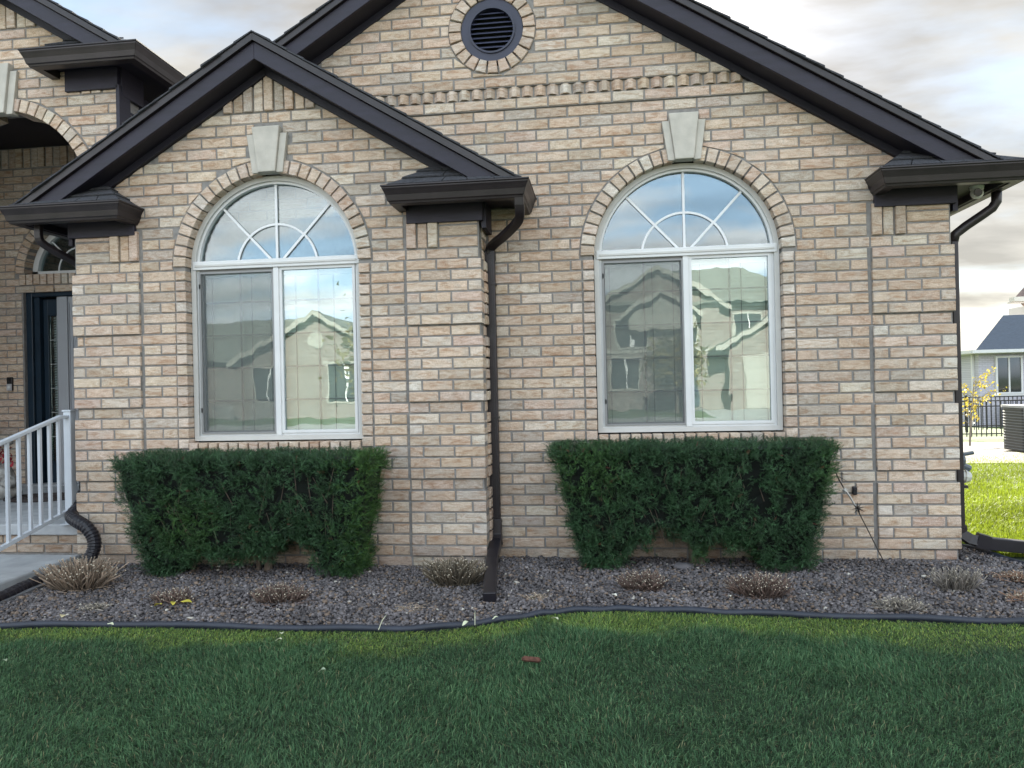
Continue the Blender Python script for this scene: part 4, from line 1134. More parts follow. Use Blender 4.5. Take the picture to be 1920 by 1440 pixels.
# front lawn: visible wedge
n = 430000
yy = -1.1-2.15*NR.rand(n)**1.0
xx = NR.uniform(-3.6, 2.6, n)
d = CAM_D+yy
cxv = -.1216/.9926*d
vis = np.abs(xx-cxv) < .74*d+.12
below = yy < edge_y(xx)-.012
k = vis & below
xx, yy = xx[k], yy[k]; n = len(xx); print('grass', n)
de = edge_y(xx)-yy
pat = vnoise(xx, yy, 5, 1); pat2 = vnoise(xx, yy, 14, 2)
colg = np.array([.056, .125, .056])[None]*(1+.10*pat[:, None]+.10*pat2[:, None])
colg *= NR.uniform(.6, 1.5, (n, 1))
yl = np.clip(1-(de-.05-.10*np.clip(.8+vnoise(xx, yy, 5, 4)*1.0, -.2, 2)-.10*(xx > -.3)*(xx < 2))/.16-.12+NR.uniform(-.3, .3, n)+.5*vnoise(xx, yy, 16, 12), 0, 1)[:, None]*NR.uniform(.2, 1, (n, 1))
colg = colg*(1-yl)+np.array([.25, .37, .07])*NR.uniform(.7, 1.25, (n, 1))*yl
lg = NR.rand(n) < .16; colg[lg] *= np.array([2.3, 1.75, 1.8]); dry = NR.rand(n) < .03; colg[dry] = np.array([.30, .28, .15])*NR.uniform(.6, 1.1, (dry.sum(), 1))
h = NR.uniform(.013, .034, n)*(1+.25*pat)*(1-.45*yl[:, 0])
grass('grass', xx, yy, np.zeros(n), h, NR.uniform(.0014, .0032, n), np.clip(colg, .004, 1), 'dark green front lawn in shade with a yellowish rim along the edging', 1.25)
# side lawn, sunlit
n = 90000
yy = .1+9.5*NR.rand(n)**1.4; xx = 2.2+NR.rand(n)*(.6+.62*yy)
k = ~inside(xx, yy, EP+[(2.05, .9), (2.05, .05)]) & (xx > 2.22+.30*(yy < 1)*0)
xx, yy = xx[k], yy[k]; n = len(xx)
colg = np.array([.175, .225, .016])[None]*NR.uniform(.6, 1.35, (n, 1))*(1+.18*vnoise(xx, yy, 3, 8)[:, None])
grass('grass', xx, yy, np.array([gz(a) for a in yy]), NR.uniform(.03, .06, n), NR.uniform(.003, .007, n), np.clip(colg, .004, 1), 'bright sunlit side lawn beyond the right corner of the house', .7)

# ------------------------------------------------------------------ hedges
def spray_template(nn, ln, seed):
    r = np.random.RandomState(seed); V = []; T = []
    for i in range(nn):
        t = (i+.5)/nn; c = np.array([0, 0, t*ln]); a = (i % 2)*pi+r.uniform(-.9, .9)
        L_ = r.uniform(.010, .016)*(1-.35*t); dirn = np.array([cos(a)*.85, sin(a)*.85, .75+.3*t]); dirn /= np.linalg.norm(dirn)
        s = np.cross(dirn, [0, 0, 1.]); s /= np.linalg.norm(s)+1e-9; w = .0009
        b = len(V); V += [c-s*w, c+s*w, c+dirn*L_+s*w*.5, c+dirn*L_-s*w*.5]; T += [(b, b+1, b+2), (b, b+2, b+3)]
    return np.array(V), np.array(T)
TMPL = [spray_template(13, .036, s) for s in range(5)]
def hedge(name, label, x0t, x1t, x0b, x1b, y0t, y1t, y0b, y1b, ht, botf, trunks, seed, nspray):
    r = np.random.RandomState(seed); cx = (x0t+x1t)/2; cyy = (y0b+y1b)/2
    t = thing(name, label, 'hedge', (cx, cyy, 0), 'clipped yew hedges under the windows')
    n = nspray//10; face = r.choice(5, n, p=[.48, .25, .10, .10, .07])      # front, top, left, right, back/bottom
    P = r.uniform(-1, 1, (n, 3)); P[face == 0, 1] = -1; P[face == 1, 2] = 1; P[face == 2, 0] = -1; P[face == 3, 0] = 1; P[face == 4, 2] = -1
    sc = np.array([1, 1, 1.]); q = np.abs(P)
    # rounded box
    hx = (x1t-x0t)/2; hy = (y1t-y0t)/2; hz_ = ht/2; rad = .075
    W_ = P*np.array([hx, hy, hz_]); inner = np.clip(W_, -np.array([hx, hy, hz_])+rad, np.array([hx, hy, hz_])-rad)
    dlt = W_-inner; dn = np.linalg.norm(dlt, axis=1, keepdims=True)+1e-9; nrm = dlt/dn; W_ = inner+nrm*np.minimum(dn, rad)
    # lumps
    lump = .5*(np.sin(W_[:, 0]*9+seed)*np.cos(W_[:, 2]*8+seed*2)+np.sin(W_[:, 0]*21+W_[:, 2]*17+seed)*.6+np.sin(W_[:, 2]*26-W_[:, 0]*14)*.5)
    amp = np.where(nrm[:, 2] > .6, .010, .030)
    W_ = W_+nrm*(lump*amp)[:, None]-nrm*(r.rand(n)**1.4*.05)[:, None]
    f = np.clip((W_[:, 2]+hz_)/ht, 0, 1.05)
    zt = W_[:, 2]+hz_
    xm0 = x0b+(x0t-x0b)*f**.85; xm1 = x1b+(x1t-x1b)*f**.85; ym0 = y0b+(y0t-y0b)*f**.7; ym1 = y1b+(y1t-y1b)*f**.7
    X = xm0+(W_[:, 0]/hx+1)/2*(xm1-xm0); Y = ym0+(W_[:, 1]/hy+1)/2*(ym1-ym0)
    u = (X-x0b)/(x1b-x0b); bot = botf(u)+.02*np.sin(X*40+seed)+.015*r.randn(n)
    Z = np.where(zt < bot, bot+np.abs(r.randn(n))*.035, zt)
    mv = (zt < bot) & (bot > .06); Y = np.where(mv, Y+ (y1b-y0b)*.25*r.rand(n), Y)
    # darker vertical clefts: remove sprays
    cl = np.sin(X*11.+seed*1.7)+.6*np.sin(X*23+Z*6+seed)+.5*np.sin(Z*13+X*5)
    keep = ~((cl < -1.15) & (nrm[:, 1] < -.5) & (Z > .15) & (Z < ht-.10) & (r.rand(n) < .75))
    keep &= ~((u < -.12) | (u > 1.12)) | (f > .2)
    X, Y, Z, nr_ = X[keep], Y[keep], Z[keep], nrm[keep]; n = len(X)
    # each shoot carries about ten sprays fanned round its own axis
    SD = nr_*1.0+r.normal(size=(n, 3))*.42+np.array([0, 0, .45]); SD /= np.linalg.norm(SD, axis=1, keepdims=True)
    NSP = 11; rp = lambda q: np.repeat(q, NSP, axis=0)
    tpos = np.tile(np.linspace(-.055, .012, NSP), n)
    Pc = np.stack([X, Y, Z], 1); Pc = rp(Pc)+rp(SD)*tpos[:, None]+r.normal(size=(n*NSP, 3))*np.array([.011, .009, .011])
    shoot_tone = rp(r.uniform(.62, 1.45, (n, 1))); depth_t = np.clip(1+(tpos[:, None])*7, .6, 1.1)
    X, Y, Z = Pc[:, 0], Pc[:, 1], Pc[:, 2]; nr_ = rp(SD); n = len(X)
    # orientation: outward, somewhat upward, random
    D = nr_*1.0+r.normal(size=(n, 3))*.42; D /= np.linalg.norm(D, axis=1, keepdims=True)
    U_ = np.cross(D, r.normal(size=(n, 3))); U_ /= np.linalg.norm(U_, axis=1, keepdims=True); Vv_ = np.cross(D, U_)
    s = r.uniform(.75, 1.3, n); allV = []; allT = []; allC = []; b = 0
    base_c = np.array([.029, .070, .029]); ncol = base_c[None]*shoot_tone*r.uniform(.75, 1.25, (n, 1))
    u_e = (X-x0t)/(x1t-x0t)+.06*r.randn(n); name_end = 1. if seed == 3 else 0.
    gpatch = np.clip(np.sin(X*4.3+seed*3)*np.sin(Z*5.1+seed)+.15*r.randn(n)-.45, 0, 1)[:, None]; ncol = ncol*(1-gpatch)+np.array([.045, .105, .020])*shoot_tone*gpatch
    endp = (np.clip((u_e-.86)/.1, 0, 1)*(name_end))[:, None]; ncol = ncol*(1-endp)+np.array([.042, .098, .020])*shoot_tone*endp
    brn = r.rand(n) < .006; ncol[brn] = (.10, .035, .02)
    which = r.randint(0, 5, n)
    for k in range(5):
        i = np.where(which == k)[0]; tv, tt = TMPL[k]
        PV = (U_[i][:, None, :]*tv[None, :, 0:1]+Vv_[i][:, None, :]*tv[None, :, 1:2]+D[i][:, None, :]*tv[None, :, 2:3])*s[i][:, None, None]+np.stack([X[i]-cx, Y[i]-cyy, Z[i]], 1)[:, None, :]
        allV.append(PV.reshape(-1, 3)); allT.append((tt[None]+(np.arange(len(i))*len(tv))[:, None, None]).reshape(-1, 3)+b); allC.append(np.repeat(ncol[i], len(tv), axis=0)*np.tile(r.uniform(.8, 1.25, len(tv)), len(i))[:, None]); b += len(i)*len(tv)
    V_ = np.concatenate(allV); V_[:, 1] = np.minimum(V_[:, 1], y1t-cyy); V_[:, 2] = np.maximum(V_[:, 2], .004); zl_ = ht+.010+.006*np.sin(V_[:, 0]*17); V_[:, 2] = np.where(V_[:, 2] > zl_, zl_+(V_[:, 2]-zl_)*.22, V_[:, 2])
    o = fast_mesh('foliage', V_, np.concatenate(allT), NEEDLE, t, col=np.concatenate(allC)); o['kind'] = 'stuff'
    # near-black filler core; the hedge's inner shade put into its colour
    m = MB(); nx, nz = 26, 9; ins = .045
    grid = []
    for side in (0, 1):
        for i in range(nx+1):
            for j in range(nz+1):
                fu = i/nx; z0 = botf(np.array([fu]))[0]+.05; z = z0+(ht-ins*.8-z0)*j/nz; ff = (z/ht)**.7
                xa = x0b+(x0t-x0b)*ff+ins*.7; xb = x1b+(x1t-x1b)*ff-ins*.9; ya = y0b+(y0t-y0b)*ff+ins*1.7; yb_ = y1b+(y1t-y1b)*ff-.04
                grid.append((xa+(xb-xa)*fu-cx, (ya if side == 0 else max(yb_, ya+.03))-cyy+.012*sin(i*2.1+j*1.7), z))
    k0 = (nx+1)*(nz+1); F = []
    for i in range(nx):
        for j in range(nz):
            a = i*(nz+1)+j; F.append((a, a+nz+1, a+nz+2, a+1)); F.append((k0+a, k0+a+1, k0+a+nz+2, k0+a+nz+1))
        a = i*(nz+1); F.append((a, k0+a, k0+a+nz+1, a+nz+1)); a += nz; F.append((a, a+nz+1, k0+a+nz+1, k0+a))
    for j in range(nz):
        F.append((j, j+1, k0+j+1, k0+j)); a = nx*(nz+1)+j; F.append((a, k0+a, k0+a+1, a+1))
    m.add(grid, F); m.out('inner_shade_fill', CORE, t)
    m = MB()
    for i in range(26):
        xx_ = r.uniform(x0b+.1, x1b-.1)-cx; zz_ = r.uniform(.12, .45); yy_ = y0b-cyy+.02+(-.12)*(zz_/ht); l_ = r.uniform(.12, .26); a_ = r.uniform(-.5, .5)
        m.tube([(xx_, yy_+.04, zz_), (xx_+a_*l_*.5, yy_-.0, zz_+l_*.5), (xx_+a_*l_, yy_-.035, zz_+l_)], [.004, .003, .0015], 5)
    m.out('branch', BARK, t, kind='stuff')
    for (tx, ty, lean_, rr) in trunks:
        m = MB(); p = [(tx-cx, ty-cyy, -.02), (tx-cx+lean_*.3, ty-cyy+.01, .10), (tx-cx+lean_, ty-cyy-.01, .24), (tx-cx+lean_*1.6, ty-cyy, .42)]
        m.tube(p, [rr*1.25, rr, rr*.8, rr*.6], 8)
        m.tube([(tx-cx+lean_*.3, ty-cyy+.01, .10), (tx-cx-lean_*.8-.03, ty-cyy+.01, .25), (tx-cx-lean_*1.2-.05, ty-cyy, .4)], [rr*.7, rr*.5, rr*.4], 6)
        m.out('trunk', BARK, t, smooth=True)
    return t
def botL(u): return np.interp(u, [-.2, .12, .20, .30, .42, .55, .62, .70, .78, .84, 1.2], [0, .0, .10, .15, .10, .14, .14, .27, .20, .0, 0])
def botR(u): return np.interp(u, [-.2, .14, .22, .32, .44, .50, .58, .70, .76, .82, 1.2], [0, .0, .15, .22, .21, .10, .17, .15, .12, .0, 0])
hedge('yew_hedge', 'dark green clipped yew hedge under the left arched window, yellow-green at its right end', -2.915, -1.30, -2.75, -1.46, -.72, -.275, -.58, -.30, .745, botL, [(-2.62, -.42, .03, .018), (-2.52, -.45, -.03, .013), (-2.05, -.44, .03, .024), (-2.11, -.42, -.03, .014), (-1.62, -.42, -.05, .014)], 3, 21000)
hedge('yew_hedge', 'dark green clipped yew hedge under the right arched window, wide and flat topped', -.325, 1.30, -.13, 1.155, -.50, -.035, -.34, -.06, .755, botR, [(.52, -.18, -.04, .026), (.55, -.20, .05, .018), (-.05, -.22, .02, .014), (.98, -.20, .02, .014)], 8, 21500)

# ------------------------------------------------------------------ cut-back shrubs
def clump(x, y, rx, hgt, n, tone, label, fan=1.0, name='cut_back_shrub', th=.0030):
    n = int(n*1.6); fan *= .62; hgt *= .86
    t = thing(name, label, 'cut-back plant', (x, y, 0), 'cut back perennial clumps in the gravel bed')
    m = MB(); cols = []
    for i in range(n):
        a = R.uniform(0, 2*pi); rr = R.uniform(0, 1)**.6; bx, by = rr*rx*.60*cos(a), rr*rx*.42*sin(a)
        out_ = Vector((cos(a)*rr*fan, sin(a)*rr*fan*.8, 1.0-.45*rr*fan)); out_ += Vector((R.gauss(0, .16), R.gauss(0, .16), 0)); out_.normalize()
        ln_ = hgt*R.uniform(.60, 1.0); p0 = Vector((bx, by, 0)); p1 = p0+out_*ln_*.55+Vector((R.gauss(0, .006), R.gauss(0, .006), 0)); p2 = p0+out_*ln_+Vector((R.gauss(0, .014), R.gauss(0, .014), -abs(R.gauss(0, .006))))
        b = len(m.V); r0 = th*R.uniform(.6, 1.2); m.tube([p0, p1, p2], [r0, r0*.9, r0*.85], 4)
        c = np.array(tone)*R.uniform(.5, 1.35); cols += [c*.40]*4+[c]*4+[c*1.35]*4
        # pale cut tip
        b2 = len(m.V); m.tube([p2, p2+out_*.003], [r0*1.05, r0*.9], 4); cols += [np.array((.50, .44, .34))*(1 if R.random() < .35 else .35)]*8
    o = m.out('stems', STEM, t, col=np.array(cols)); o['kind'] = 'stuff'
    # litter at the base
    m = MB(); cols = []
    for i in range(int(n*.35)):
        a = R.uniform(0, 2*pi); rr = rx*R.uniform(.3, 1.25); p = Vector((rr*cos(a), rr*sin(a)*.7, .022)); d_ = Vector((R.gauss(0, 1), R.gauss(0, 1), R.gauss(0, .12))).normalized()*R.uniform(.012, .04)
        m.tube([p, p+d_], .0014, 3); cols += [np.array(tone)*R.uniform(.8, 1.9)]*6
    o = m.out('litter', STEM, t, col=np.array(cols)); o['kind'] = 'stuff'
    return t
TAN = (.20, .15, .11); BRN = (.105, .070, .056); GRY = (.16, .14, .12)
clump(-2.99, -.83, .20, .215, 230, TAN, 'large tan clump of cut stems in front of the drain pipe by the walkway', 1.15, th=.0042)
clump(-2.255, -1.10, .10, .105, 110, BRN, 'small brown clump with yellow leaves at its foot left of the hedge middle', 1.1)
clump(-1.70, -1.04, .165, .12, 210, BRN, 'wide brown clump of cut stems in front of the left hedge', 1.15)
clump(-.85, -.66, .18, .185, 260, BRN[:1]+(.085, .06), 'tall reddish brown clump beside the centre downspout', 1.0, th=.0032)
clump(.18, -.74, .125, .13, 160, BRN, 'low dark brown clump in front of the left part of the right hedge', 1.15)
clump(.76, -.83, .165, .15, 230, BRN, 'dense dark brown clump in front of the right hedge middle', 1.15)
clump(1.77, -.68, .12, .15, 110, GRY, 'grey tufted clump of dry blades near the right house corner', .8)
clump(1.37, -1.03, .13, .075, 120, GRY, 'flat sprawling grey clump nearest the edging at right', 1.3)
clump(2.17, -.47, .13, .07, 90, (.20, .12, .08), 'low rusty clump at the right frame edge near the lawn', 1.3)
clump(2.02, -.86, .10, .07, 80, (.20, .12, .08), 'low rusty clump at the right frame edge nearest the edging', 1.3)
clump(-2.62, -1.22, .09, .045, 60, GRY, 'faint low tuft of dry stems before the large tan clump', 1.4)
clump(-.37, -.93, .08, .035, 50, TAN, 'pale dry tuft just right of the downspout extension', 1.4)
clump(-.98, -1.15, .10, .03, 60, TAN, 'scattered pale dry tuft left of the downspout extension end', 1.4)
clump(-3.15, -1.40, .08, .05, 50, TAN, 'small tan tuft at the left frame edge by the edging', 1.4)
# yellow leaves and pale leaves
def leaf(x, y, z, s, rot, col, label, asp=.5, cat='leaf', grp='pale fallen leaves on the lawn', tilt=.25):
    V = []; F = []; n = 7
    for i in range(n):
        t_ = i/(n-1); w = s*asp*sin(pi*min(.98, t_+.02))**.8; V += [(-w/2, (t_-.5)*s, .004*sin(t_*5)+w*.15), (0, (t_-.5)*s, .004*sin(t_*5)), (w/2, (t_-.5)*s, .004*sin(t_*5)+w*.12)]
    for i in range(n-1): a = i*3; F += [(a, a+1, a+4, a+3), (a+1, a+2, a+5, a+4)]
    o = mesh_obj('fallen_leaf', V, F, LEAFM, None, col=col); o.location = (x, y, z); o.rotation_euler = (R.uniform(-tilt, tilt), R.uniform(-tilt, tilt), rot)
    sol = o.modifiers.new('s', 'SOLIDIFY'); sol.thickness = .0008
    return tag(o, label, cat, grp)
PL = (.50, .52, .36)
leaf(-.245, -1.37, .045, .045, .9, PL, 'pale oval leaf on the yellowish lawn rim below the edging curve', .55)
leaf(-.64, -1.46, .045, .040, 2.6, PL, 'pale leaf with a long stalk on the lawn rim left of centre', .5)
leaf(-1.42, -1.64, .045, .04, .4, PL, 'pale curled leaf on the lawn below the left hedge')
leaf(-1.40, -1.72, .045, .035, 1.4, PL, 'small pale leaf just below the curled one on the left lawn')
leaf(-.52, -1.36, .04, .03, 1.9, PL, 'tiny pale leaf touching the edging right of the stalked leaf')
leaf(-2.3, -1.54, .04, .035, 1.4, PL, 'narrow pale leaf against the edging at far left')
leaf(-2.42, -2.02, .045, .030, 1.1, (.2, .25, .16), 'dull green leaf lying in the lower left lawn')
leaf(-1.08, -2.05, .048, .035, 1.4, (.25, .3, .2), 'dull pale leaf in the middle of the left lawn')
for i, (x, y, r_, lb) in enumerate([(-2.22, -1.16, .5, 'yellow leaf at the foot of the small brown clump'), (-2.16, -1.14, 1.9, 'yellow leaf lying right of the small brown clump'), (-2.28, -1.20, 1.2, 'torn yellow leaf in front of the small brown clump')]):
    leaf(x, y, .03, .055, r_, (.42, .36, .05), lb, .5, grp='yellow leaves by the small clump')
leaf(.60, -.92, .03, .022, .5, (.6, .58, .5), 'round pale fleck in gravel left of the dense clump', .8, grp='pale flecks in the gravel')
leaf(.03, -.92, .03, .035, .7, (.6, .58, .5), 'white chip in gravel in front of the right hedge', .5, grp='pale flecks in the gravel')
leaf(-2.65, -1.40, .03, .04, .4, (.45, .38, .22), 'tan leaf in gravel near the left edging', .7, grp='tan leaves in the gravel')
# long pale straw blades
for i, (x, y, dx, dy, dz, lb) in enumerate([(-1.02, -1.53, .02, .06, .05, 'pale straw leaning over the edging left of centre'), (-.60, -1.44, -.02, .12, .03, 'thin pale stalk crossing the edging near the curve')]):
    t = MB(); t.tube([(0, 0, .02), (dx*.5, dy*.5, dz*.7+.02), (dx, dy, dz+.02)], [.0018, .0022, .001], 5); o = t.out('straw', STEM, None, col=(.42, .42, .30)); o.location = (x, y, .01); tag(o, lb, 'straw')
# brick fragment in the lawn
m = MB(); m.tube([(-.040, 0, .008), (-.028, .002, .010), (.0, -.002, .012), (.026, .003, .010), (.036, .002, .008)], [.007, .013, .012, .013, .006], 7, flat=.8); o = m.out('clay_chunk', mat('red_clay', (.085, .036, .024), .9, .45, 60, bump=.9, bscale=90)); o.location = (-.305, -1.84, .018); o.rotation_euler = (.1, .12, .10); tag(o, 'reddish brown chunk lying in the middle of the front lawn', 'debris')
# rocks at hedge foot
m = MB(); blob(m, (0, 0, .02), .055, amp=.1, sq=(1.1, .7, .45)); o = m.out('rock', mat('grey_rock', (.13, .12, .125), .9, .2, 20, bump=.5), smooth=True); o.location = (.44, -.28, 0); tag(o, 'flat grey rock at the foot of the right hedge trunk', 'rock')
# ornamental stake
st_ = thing('garden_stake', 'thin dark garden stake with metal stars leaning out of the right hedge', 'garden ornament', (1.60, -.22, 0))
RUST = mat('dark_metal_rod', (.035, .028, .024), .5, .2, 10, metal=.3); PEW = mat('pewter_metal', (.35, .34, .32), .4, .2, 20, metal=.5)
m = MB(); m.tube([(.01, .0, -.02), (-.10, .0, .22), (-.158, .0, .345)], .0032, 6); m.out('rod', RUST, st_)
m = MB(); m.tube([(-.156, 0, .34), (-.195, 0, .415), (-.225, 0, .46)], [.0045, .0055, .006], 6); m.out('upper_rod', PEW, st_)
for (cx_, cz_, rr, mm) in ((-.153, .352, .036, RUST), (-.228, .455, .022, PEW)):
    m = MB()
    for i in range(8):
        a = 2*pi*i/8+.2; m.tube([(cx_, -.004, cz_), (cx_+rr*cos(a), -.004+rr*.3*sin(a*2), cz_+rr*sin(a))], [.0045, .001], 4)
    m.out('star', mm, st_)
for i, (a, l_, mm) in enumerate(((.35, .07, PEW), (.65, .08, PEW), (-.05, .07, RUST), (-.45, .07, RUST), (.15, .06, PEW))):
    m = MB(); bz = .575-i*.012; m.tube([(-.275, .0, bz), (-.275+.5*l_*cos(a), -.01, bz+.5*l_*sin(a)+.004), (-.275+l_*cos(a), -.012, bz+l_*sin(a))], [.003, .006, .001], 5, flat=.4); m.out('petal', mm, st_)
m = MB(); m.tube([(-.225, 0, .46), (-.262, 0, .53), (-.278, 0, .58)], .004, 6); m.out('top_rod', RUST, st_)

# ------------------------------------------------------------------ right background
m = MB(); m.hprism([(3.2, 6.9), (12, 6.3), (14, 12.0), (3.2, 12.5)], -.40, -.155); m.V = [(x, y, z-.035*(y-6.9)*.8) for x, y, z in m.V]; o = m.out('patio', CONC2); o['kind'] = 'structure'
ac = thing('air_conditioner', 'black round-cornered air conditioning unit with pale lid on the neighbouring patio', 'air conditioner', (7.42, 9.15, -.215))
ACM = mat('ac_black', (.016, .018, .022), .45, .1, 6)
def rbox(hw, r_, n=6):
    P = []
    for cx_, cy_, a0 in ((hw-r_, hw-r_, 0), (-hw+r_, hw-r_, pi/2), (-hw+r_, -hw+r_, pi), (hw-r_, -hw+r_, 3*pi/2)):
        for i in range(n+1): a = a0+pi/2*i/n; P.append((cx_+r_*cos(a), cy_+r_*sin(a)))
    return P
m = MB(); m.hprism(rbox(.40, .12), .02, .76); m.out('coil_body', ACM, ac)
ACL = mat('ac_louver', (.10, .115, .12), .4, .1, 6)
for i in range(15):
    m = MB(); z = .05+i*.049; P = rbox(.407, .122); P2 = rbox(.401, .12); n = len(P); V = [(a, b, z) for a, b in P]+[(a, b, z+.010) for a, b in P2]+[(a, b, z-.006) for a, b in P2]
    m.add(V, [(j, (j+1) % n, n+(j+1) % n, n+j) for j in range(n)]+[(2*n+j, 2*n+(j+1) % n, (j+1) % n, j) for j in range(n)]); m.out('louver', ACL, ac)
m = MB(); m.hprism(rbox(.425, .13), .76, .80); m.out('lid', mat('ac_lid', (.34, .35, .35), .5, .1, 6), ac)
m = MB(); m.box(-.425, -.40, -.415, -.40, .02, .76); m.out('corner_post', bpy.data.materials['ac_lid'], ac)
m = MB(); m.box(-.29, -.13, -.419, -.416, .54, .60); m.out('sticker', mat('ac_sticker', (.5, .25, .2), .6, .4, 25), ac)
# fence
FE = mat('black_fence_iron', (.012, .012, .014), .45, .1, 5)
fe = thing('iron_fence', 'black iron picket fence across the sunlit lawn by the patio', 'fence', (7.5, 15.0, gz(15)))
x0_, x1_ = -4.0, 8.0
for xx_ in (-3.5, -1.4, 1.25-.06, 3.4, 5.6):
    m = MB(); m.box(xx_-.03, xx_+.03, -.03, .03, -.02, 1.02); m.box(xx_-.038, xx_+.038, -.038, .038, 1.02, 1.05); m.out('post', FE, fe)
m = MB(); z = 0
xk = x0_
while xk < x1_: m.box(xk-.009, xk+.009, -.009, .009, .06, .93); xk += .115
o = m.out('pickets', FE, fe); o['kind'] = 'stuff'
for z in (.12, .80, .93): m = MB(); m.box(x0_, x1_, -.014, .014, z, z+.028); m.out('fence_rail', FE, fe)
fe2 = thing('iron_fence', 'second black fence run receding behind the first toward the neighbouring house', 'fence', (6.0, 18.0, gz(18)))
m = MB(); xk = 0
while xk < 14: m.box(xk-.01, xk+.01, -.01+xk*.25, .01+xk*.25, .05, 1.05-xk*.0); xk += .14
o = m.out('pickets', FE, fe2); o['kind'] = 'stuff'
for z in (.15, .9, 1.02):
    m = MB(); m.add([(0, 0, z), (14, 3.5, z), (14, 3.5, z+.03), (0, 0, z+.03), (0, .03, z), (14, 3.53, z), (14, 3.53, z+.03), (0, .03, z+.03)], [(0, 1, 2, 3), (7, 6, 5, 4), (0, 4, 5, 1), (3, 2, 6, 7)]); m.out('fence_rail', FE, fe2)
for xk in (0, 2.4, 4.8, 7.2): m = MB(); m.box(xk-.03, xk+.03, xk*.25-.03, xk*.25+.03, -.02, 1.1); m.out('post', FE, fe2)
# young tree with yellow leaves
ty = thing('young_tree', 'young tree with sparse yellow leaves in front of the fence', 'tree', (7.15, 11.0, gz(11)))
YB_ = mat('pale_young_bark', (.22, .19, .15), .9, .2, 20)
m = MB(); m.tube([(0, 0, 0), (.03, 0, .5), (.08, 0, 1.0), (.12, .02, 1.35)], [.022, .018, .012, .006], 7)
BRT = []
for i in range(18):
    z = .45+i*.05; a = R.uniform(0, 2*pi); l_ = R.uniform(.2, .55); b0 = Vector((.03+z*.05, 0, z)); BRT.append((b0, b0+Vector((cos(a)*l_, sin(a)*l_, l_*.5)))); m.tube([b0, b0+Vector((cos(a)*l_*.5, sin(a)*l_*.5, l_*.35)), b0+Vector((cos(a)*l_, sin(a)*l_, l_*.5))], [.007, .005, .002], 5)
m.out('trunk', YB_, ty)
m = MB(); cols = []
for i in range(420):
    ba, bb = R.choice(BRT); c = ba.lerp(bb, R.uniform(.3, 1.08))+Vector((R.gauss(0, .035), R.gauss(0, .035), R.gauss(0, .04))); d_ = Vector((R.gauss(0, 1), R.gauss(0, 1), R.gauss(0, 1))).normalized(); u = d_.orthogonal().normalized(); v = d_.cross(u); s_ = R.uniform(.02, .038)
    m.add([c-u*s_, c+v*s_*.5, c+u*s_, c-v*s_*.5], [(0, 1, 2, 3)]); cols += [np.array((.45, .36, .05))*R.uniform(.6, 1.2)]*4
o = m.out('crown', GRASS, ty, col=np.array(cols)); o['kind'] = 'stuff'

# ------------------------------------------------------------------ neighbouring houses
def brickmat(name, c1, c2, mortar, sc):
    m = bpy.data.materials.new(name); m.use_nodes = True; t = m.node_tree; p = t.nodes['Principled BSDF']; p.inputs['Roughness'].default_value = .9
    g = t.nodes.new('ShaderNodeNewGeometry'); mp_ = t.nodes.new('ShaderNodeMapping'); mp_.inputs['Rotation'].default_value = (radians(90), 0, 0); t.links.new(g.outputs['Position'], mp_.inputs[0])
    b = t.nodes.new('ShaderNodeTexBrick'); b.inputs['Color1'].default_value = (*c1, 1); b.inputs['Color2'].default_value = (*c2, 1); b.inputs['Mortar'].default_value = (*mortar, 1); b.inputs['Scale'].default_value = sc
    b.inputs['Mortar Size'].default_value = .02; b.inputs['Brick Width'].default_value = .5; b.inputs['Row Height'].default_value = .17
    t.links.new(mp_.outputs[0], b.inputs['Vector']); t.links.new(b.outputs[0], p.inputs['Base Color']); return m
NB = brickmat('pale_neighbour_brick', (.41, .395, .45), (.46, .45, .50), (.30, .29, .33), 2.4)
WHT = mat('white_trim', (.55, .55, .55), .5, .03, 3)
NROOF = mat('shade_blue_shingle', (.075, .09, .115), .9, .2, 8, stretch=(1, 1, 12)); NROOF2 = mat('sun_side_shingle', (.034, .033, .031), .9, .2, 8, stretch=(1, 1, 12))  # one roof in two tones: front blued for shade, sunlit side darkened
def nwin(parent, x0, x1, z0, z1, y, n=2, dep=.06, glass=None, fr=.07, axis=1, mt=WHT):
    q = MB(); q.box(x0, x0+fr, y-dep, y+.02, z0, z1); q.box(x1-fr, x1, y-dep, y+.02, z0, z1); q.box(x0+fr, x1-fr, y-dep, y+.02, z0, z0+fr); q.box(x0+fr, x1-fr, y-dep, y+.02, z1-fr, z1)
    for i in range(1, n): xm = x0+(x1-x0)*i/n; q.box(xm-fr*.4, xm+fr*.4, y-dep*.8, y+.02, z0+fr, z1-fr)
    w = q.out('window', mt, parent)
    q = MB(); q.box(x0+fr*.6, x1-fr*.6, y-dep*.3, y-dep*.2, z0+fr*.6, z1-fr*.6); q.out('pane', glass or GLASSN, w); return w
GLASSN = mat('dark_house_glass', (.015, .018, .022), .05, .1, 1, spec=.8)
nh = thing('neighbour_house', 'pale grey brick house with blue-grey hipped roof beyond the fence', 'house', (14, 26, gz(26)))
NZ = gz(26)
m = MB(); m.box(.35, 8, .0, 9, -.4, 2.80); m.out('wall', NB, nh)
nwin(nh, .93, 1.90, .402-NZ, 1.86-NZ, -.02, 2)
m = MB(); m.box(.88, 1.95, -.06, -.01, .33-NZ, .40-NZ); m.out('sill', WHT, nh)
ez = 2.0-NZ
HT = 2.15; HS = .72
m = MB(); m.add([(-.05, -.5, ez), (9, -.5, ez), (9, -.5+HT, ez+HT*HS), (-.05+HT, -.5+HT, ez+HT*HS), (-.05, -.5+2*HT, ez)], [(0, 1, 2, 3)]); m.out('front_roof', NROOF, nh)
